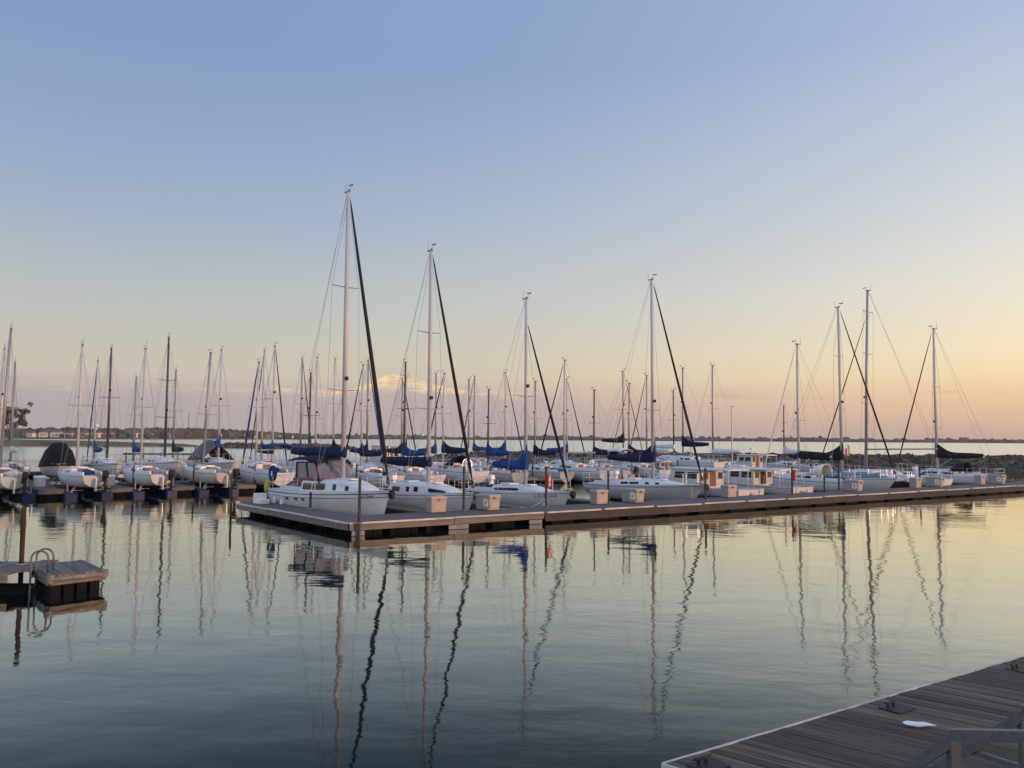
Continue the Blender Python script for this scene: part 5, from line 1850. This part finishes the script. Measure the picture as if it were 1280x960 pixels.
# mooring lines of the front yachts to the dock
for (a0, b0, z0, a1, b1, lab) in [(7.0, 3.3, 1.0, 8.6, 2.3, 'rope from the bow of the second yacht to the dock'), (12.5, 4.0, 0.9, 9.4, 2.4, 'rope along the hull of the bright blue covered yacht'),
                                  (21.4, 3.2, 1.05, 20.6, 2.4, 'rope from the bow of the greyish yacht to the dock'), (3.7, 3.8, 1.3, 6.0, 2.5, 'rope from the bow of the tallest yacht to the dock')]:
    p, q = P(a0, b0, z0), P(a1, b1, DECK_Z + 0.04)
    mb = MB()
    mb.tube([p.lerp(q, k / 8) + Vector((0, 0, -0.22 * math.sin(math.pi * k / 8))) for k in range(9)], 0.014, 5)
    tag(mb.build('mooring_rope', 'rope', None, True), lab, 'rope', 'mooring ropes')

# ================================================================== NEAR LEFT RAFT
t = empty('swim_raft', (-10.572, 19.634, 0), R(0), 'weathered wooden floating raft with black floats in the left foreground', 'raft')
ang = math.atan2(19.14 - 17.75, -10.18 + 8.9)
poly = [(-9.63, 16.95), (-8.9, 17.75), (-10.18, 19.14), (-10.85, 18.35)]
loc = lambda p: ((p[0] + 9.8) * 1.0788, (p[1] - 18.2) * 1.0788)
pl = [loc(p) for p in poly]
d1 = (Vector(pl[1]) - Vector(pl[0]))
d2 = (Vector(pl[3]) - Vector(pl[0]))
mb = MB()
nb = 8
rr = random.Random(2)
for i in range(nb):
    a = Vector(pl[0]) + d1 * (i / nb + 0.006)
    b_ = Vector(pl[0]) + d1 * ((i + 1) / nb - 0.006)
    e = 0.02 * rr.random()
    dn = d2 * (1.0 + e)
    mb.prism([a, b_, b_ + dn, a + dn], 0.405, 0.45 + 0.006 * rr.random())
mat('raft_board', (0.135, 0.124, 0.112), 0.85, spec=0.15, var=0.35, vscale=3, stretch=(2, 2, 1), island=0.22, bump=0.01, bscale=30)
mat('raft_trim', (0.19, 0.175, 0.16), 0.8, spec=0.15, var=0.3, vscale=6, dirt=(0.08, 0.07, 0.06, 0.5))
mb.build('deck_boards', 'raft_board', t)
for (p, q, z0, z1) in ((pl[0], pl[1], 0.24, 0.39), (pl[1], pl[2], 0.24, 0.39), (pl[2], pl[3], 0.24, 0.39), (pl[3], pl[0], 0.24, 0.39)):
    mb = MB()
    mb.bar((p[0], p[1], (z0 + z1) / 2), (q[0], q[1], (z0 + z1) / 2), 0.09, z1 - z0 + 0.02)
    mb.build('rim_beam', 'dock_fascia_wood', t, bevel=0.01)
for k in range(4):
    for s_ in (0.15, 0.62):
        a = Vector(pl[0]) + d1 * (0.04 + k * 0.24) + d2 * (s_ - 0.08)
        mb = MB()
        w1, w2 = d1 * 0.20, d2 * 0.38
        mb.prism([a, a + w1, a + w1 + w2, a + w2], -0.35, 0.26)
        mb.build('float', 'float_black', t, bevel=0.02)
mb = MB()
for p in (pl[0], pl[1]):
    v = Vector((p[0], p[1], 0.39))
    mb.tube([v + Vector((0, 0, -0.1)), v + Vector((0, 0, 0.07))], 0.09, 12)
mb.build('corner_roller', 'raft_trim', t, auto=40)
mb = MB()
mb.tube([Vector((pl[0][0], pl[0][1] - 0.05, 0.36)), Vector((pl[1][0], pl[1][1] - 0.05, 0.36))], 0.055, 10)
mb.build('edge_bumper', 'raft_trim', t, True)
# walkway leading off to the left
t = empty('walkway', (-12.406, 19.418, 0), 0, 'grey wooden walkway leading left from the raft past the rusty pile', 'walkway')
mb = MB()
xs = -10.62
i = 0
while xs > -17:
    x1 = xs - 0.14
    mb.prism([(xs + 11.5, -0.78), (xs + 11.5, 0.95 if xs < -11.0 else 1.25), (x1 + 11.5 + 0.008, 0.95 if xs < -11.0 else 1.25), (x1 + 11.5 + 0.008, -0.78)], 0.405, 0.445 + 0.006 * rr.random())
    xs = x1
mb.prism([(0.885, -0.45), (1.08, -0.33), (1.13, -0.17), (0.885, 0.12)], 0.405, 0.447)
mb.build('deck_boards', 'raft_board', t)
for y0 in (-0.80, 0.97):
    mb = MB()
    mb.box((-2.45, y0, 0.33), (6.6, 0.06, 0.20))
    mb.build('side_beam', 'dock_fascia_wood', t)
for cx in (-1.0, -4.5):
    mb = MB()
    mb.box((cx, 0.1, -0.06), (1.0, 1.5, 0.6))
    mb.build('float', 'float_black', t, bevel=0.03)
mb = MB()
mb.box((-2.0, -0.3, 0.0), (7.0, 0.3, 0.22))
mb.build('lower_beam', 'float_black', t)
pile(0, 0, 1.8, 'rusty brown pile on the walkway in the left foreground', 'pile_rust', 0.055, Vector((-11.92, 19.74, 0)))
# ladder with two hoops
t = empty('swim_ladder', (-11.08, 18.82, 0), R(-76), 'galvanised hooped swim ladder on the left corner of the raft', 'ladder')
for s_ in (-0.19, 0.19):
    mb = MB()
    pts = [(s_, 0.36, 0.46), (s_, 0.36, 0.76)] + [(s_, 0.18 + 0.18 * math.cos(k), 0.77 + 0.18 * math.sin(k)) for k in [math.pi * i / 10 for i in range(11)]] + [(s_, 0.0, 0.6), (s_, 0.0, -0.7)]
    mb.tube(pts, 0.022, 8)
    mb.build('hoop_rail', 'galvanised', t, True)
for z in (-0.45, -0.15, 0.1, 0.34):
    mb = MB()
    mb.tube([(-0.19, 0, z), (0.19, 0, z)], 0.018, 8)
    mb.build('rung', 'galvanised', t, True)

# ================================================================== NEAR RIGHT DOCK
e0 = Vector((1.46, 7.90))
uu = Vector((math.cos(R(33.4)), math.sin(R(33.4))))
dd = Vector((math.cos(R(-40)), math.sin(R(-40))))
Zn = 0.5
t = empty('boardwalk_dock', (e0.x, e0.y, 0), 0, 'dark weathered plank dock in the right foreground', 'dock', GD)
mat('near_board', (0.095, 0.079, 0.062), 0.78, var=0.45, vscale=1.6, stretch=(0.5, 14, 1), rot=R(-40), island=0.38, bump=0.012, bscale=9, dirt=(0.035, 0.032, 0.033, 0.55), spec=0.2)
mbs = MB()
wd = 0.145 / abs(uu.x * dd.y - uu.y * dd.x)
dep = 2.9 / abs(uu.x * dd.y - uu.y * dd.x)
rr = random.Random(11)
for i in range(100):
    a = uu * (i * wd)
    b_ = uu * ((i + 1) * wd - 0.011)
    dz = 0.007 * rr.random()
    st = dd * (0.022 + 0.012 * rr.random())
    mbs.prism([a + st, a + dd * dep, b_ + dd * dep, b_ + st], Zn - 0.04, Zn + dz)
nbd = mbs.build('deck_boards', 'near_board', t)
mb = MB()
for i in range(6):
    a, c_ = uu * (i * 2.9 + 0.01), uu * ((i + 1) * 2.9 - 0.012)
    mb.bar((a.x, a.y, Zn - 0.028), (c_.x, c_.y, Zn - 0.028), 0.028, 0.07)
mb.bar((0, 0, Zn - 0.03), (dd.x * dep, dd.y * dep, Zn - 0.03), 0.028, 0.07)
mb.build('edge_strip', 'edge_strip', t)
mb = MB()
for q0 in (0.03, 2.6):
    n_ = dd * q0 / abs(uu.x * dd.y - uu.y * dd.x)
    mb.bar((n_.x + 0.05 * uu.x, n_.y + 0.05 * uu.y, Zn - 0.18), (n_.x + uu.x * 17, n_.y + uu.y * 17, Zn - 0.18), 0.06, 0.24)
mb.build('fascia_board', 'dock_grey', t)
for i in range(6):
    c_ = uu * (1.3 + i * 2.8) + dd * (dep * 0.5)
    mb = MB()
    mb.box((c_.x, c_.y, 0.03), (2.0, 2.2, 0.7), R(33.4))
    mb.build('float', 'float_black', t, bevel=0.04)
for k, (x, y) in enumerate([(1.76, 7.98), (4.36, 9.66), (6.83, 11.29)]):
    c_ = Vector((x, y)) + dd * 0.10
    t = empty('dock_cleat', (c_.x, c_.y, Zn + 0.008), R(33.4), ['black mooring cleat at the near end of the plank dock edge', 'black mooring cleat midway along the plank dock edge', 'black mooring cleat at the far end of the plank dock edge'][k], 'cleat', 'black dock cleats')
    mb = MB()
    mb.box((0, -0.10, 0.006), (0.34, 0.26, 0.012))
    mb.build('base_plate', 'cleat_black', t)
    mb = MB()
    mb.tube([(-0.12, -0.02, 0.058), (-0.06, -0.02, 0.05), (0.06, -0.02, 0.05), (0.12, -0.02, 0.058)], [0.009, 0.015, 0.015, 0.009], 8)
    for s_ in (-0.05, 0.05):
        mb.tube([(s_, -0.02, 0.01), (s_, -0.02, 0.05)], 0.014, 8)
    mb.build('horn', 'cleat_black', t, True)
t = None
mb = MB()
rr = random.Random(5)
ring = []
pts = [(-0.22, 0.02), (-0.14, 0.075), (0.0, 0.05), (0.1, 0.055), (0.24, -0.02), (0.12, -0.05), (-0.02, -0.045), (-0.2, -0.03)]
top_ = [Vector((x, y, 0.02 + 0.03 * rr.random())) for x, y in pts]
bot_ = [Vector((x, y, v.z - 0.004)) for (x, y), v in zip(pts, top_)]
mb.loft([bot_, top_], True, True)
pp = mb.build('paper_scrap', 'paper')
pp.location = (4.43, 8.90, Zn + 0.008)
pp.rotation_euler = (0, 0, R(-12))
pp.scale = (0.72, 0.9, 1)
tag(pp, 'crumpled white paper scrap lying on the plank dock', 'litter')

# gangway with galvanised rails coming down onto the dock
t = empty('gangway', (3.19, 5.91, 0), 0, 'galvanised gangway with truss rails coming down to the plank dock', 'gangway')
gd = Vector((0.574, -0.819, 0))
gr = gd + Vector((0, 0, 0.27))
gw = Vector((0.85, 0.54, 0))
for k in range(2):
    o_ = gw * k
    mb = MB()
    c_ = o_ + Vector((0, 0, 1.5))
    mb.bar(c_, c_ + gr * 7, 0.075, 0.075)
    mb.build('top_rail', 'galvanised', t)
    mb = MB()
    f_ = o_ + Vector((0, 0, 0.62)) - gd * 0.05
    mb.bar(c_ + Vector((0, 0, -0.04)), f_ - gd * 0.92 + Vector((0, 0, -0.06)), 0.075, 0.075)
    mb.build('end_brace', 'galvanised', t)
    mb = MB()
    mb.bar(f_ - gd * 0.9, f_ + Vector((0, 0, 0.05)), 0.09, 0.12)
    mb.bar(f_ + Vector((0, 0, 0.05)), f_ + gr * 7 + Vector((0, 0, 0.05)), 0.09, 0.12)
    mb.build('bottom_chord', 'galvanised', t)
    for j in range(6):
        mb = MB()
        p_ = c_ + gr * (1.25 * j)
        mb.bar(p_ - Vector((0, 0, 0.03)), p_ - Vector((0, 0, 0.90)), 0.07, 0.07)
        mb.build('post', 'galvanised', t)
    mb = MB()
    mb.bar(c_ + Vector((0, 0, -0.45)) - gd * 0.45, c_ + Vector((0, 0, -0.45)), 0.04, 0.04)
    mb.bar(c_ + Vector((0, 0, -0.45)), c_ + Vector((0, 0, -0.45)) + gr * 7, 0.04, 0.04)
    for j in range(5):
        mb.bar(c_ + Vector((0, 0, -0.85)) + gr * (1.25 * j), c_ + gr * (1.25 * (j + 1)) + Vector((0, 0, -0.05)), 0.05, 0.05)
    mb.build('truss_bracing', 'galvanised', t)
mb = MB()
n = gw.normalized()
fz = Vector((0, 0, 0.62))
A_, B_ = gw * 0.06 + fz - gd * 0.9, gw * 0.94 + fz - gd * 0.9
mb.add([A_, B_, gw * 0.94 + fz, gw * 0.06 + fz, gw * 0.94 + fz + gr * 7, gw * 0.06 + fz + gr * 7,
        A_ - Vector((0, 0, .05)), B_ - Vector((0, 0, .05)), gw * 0.94 + fz - Vector((0, 0, .05)), gw * 0.06 + fz - Vector((0, 0, .05)), gw * 0.94 + fz + gr * 7 - Vector((0, 0, .05)), gw * 0.06 + fz + gr * 7 - Vector((0, 0, .05))],
       [(0, 1, 2, 3), (3, 2, 4, 5), (9, 8, 7, 6), (11, 10, 8, 9), (0, 6, 7, 1), (5, 4, 10, 11), (0, 3, 9, 6), (3, 5, 11, 9), (1, 7, 8, 2), (2, 8, 10, 4)])
mb.build('walking_deck', 'near_board', t)
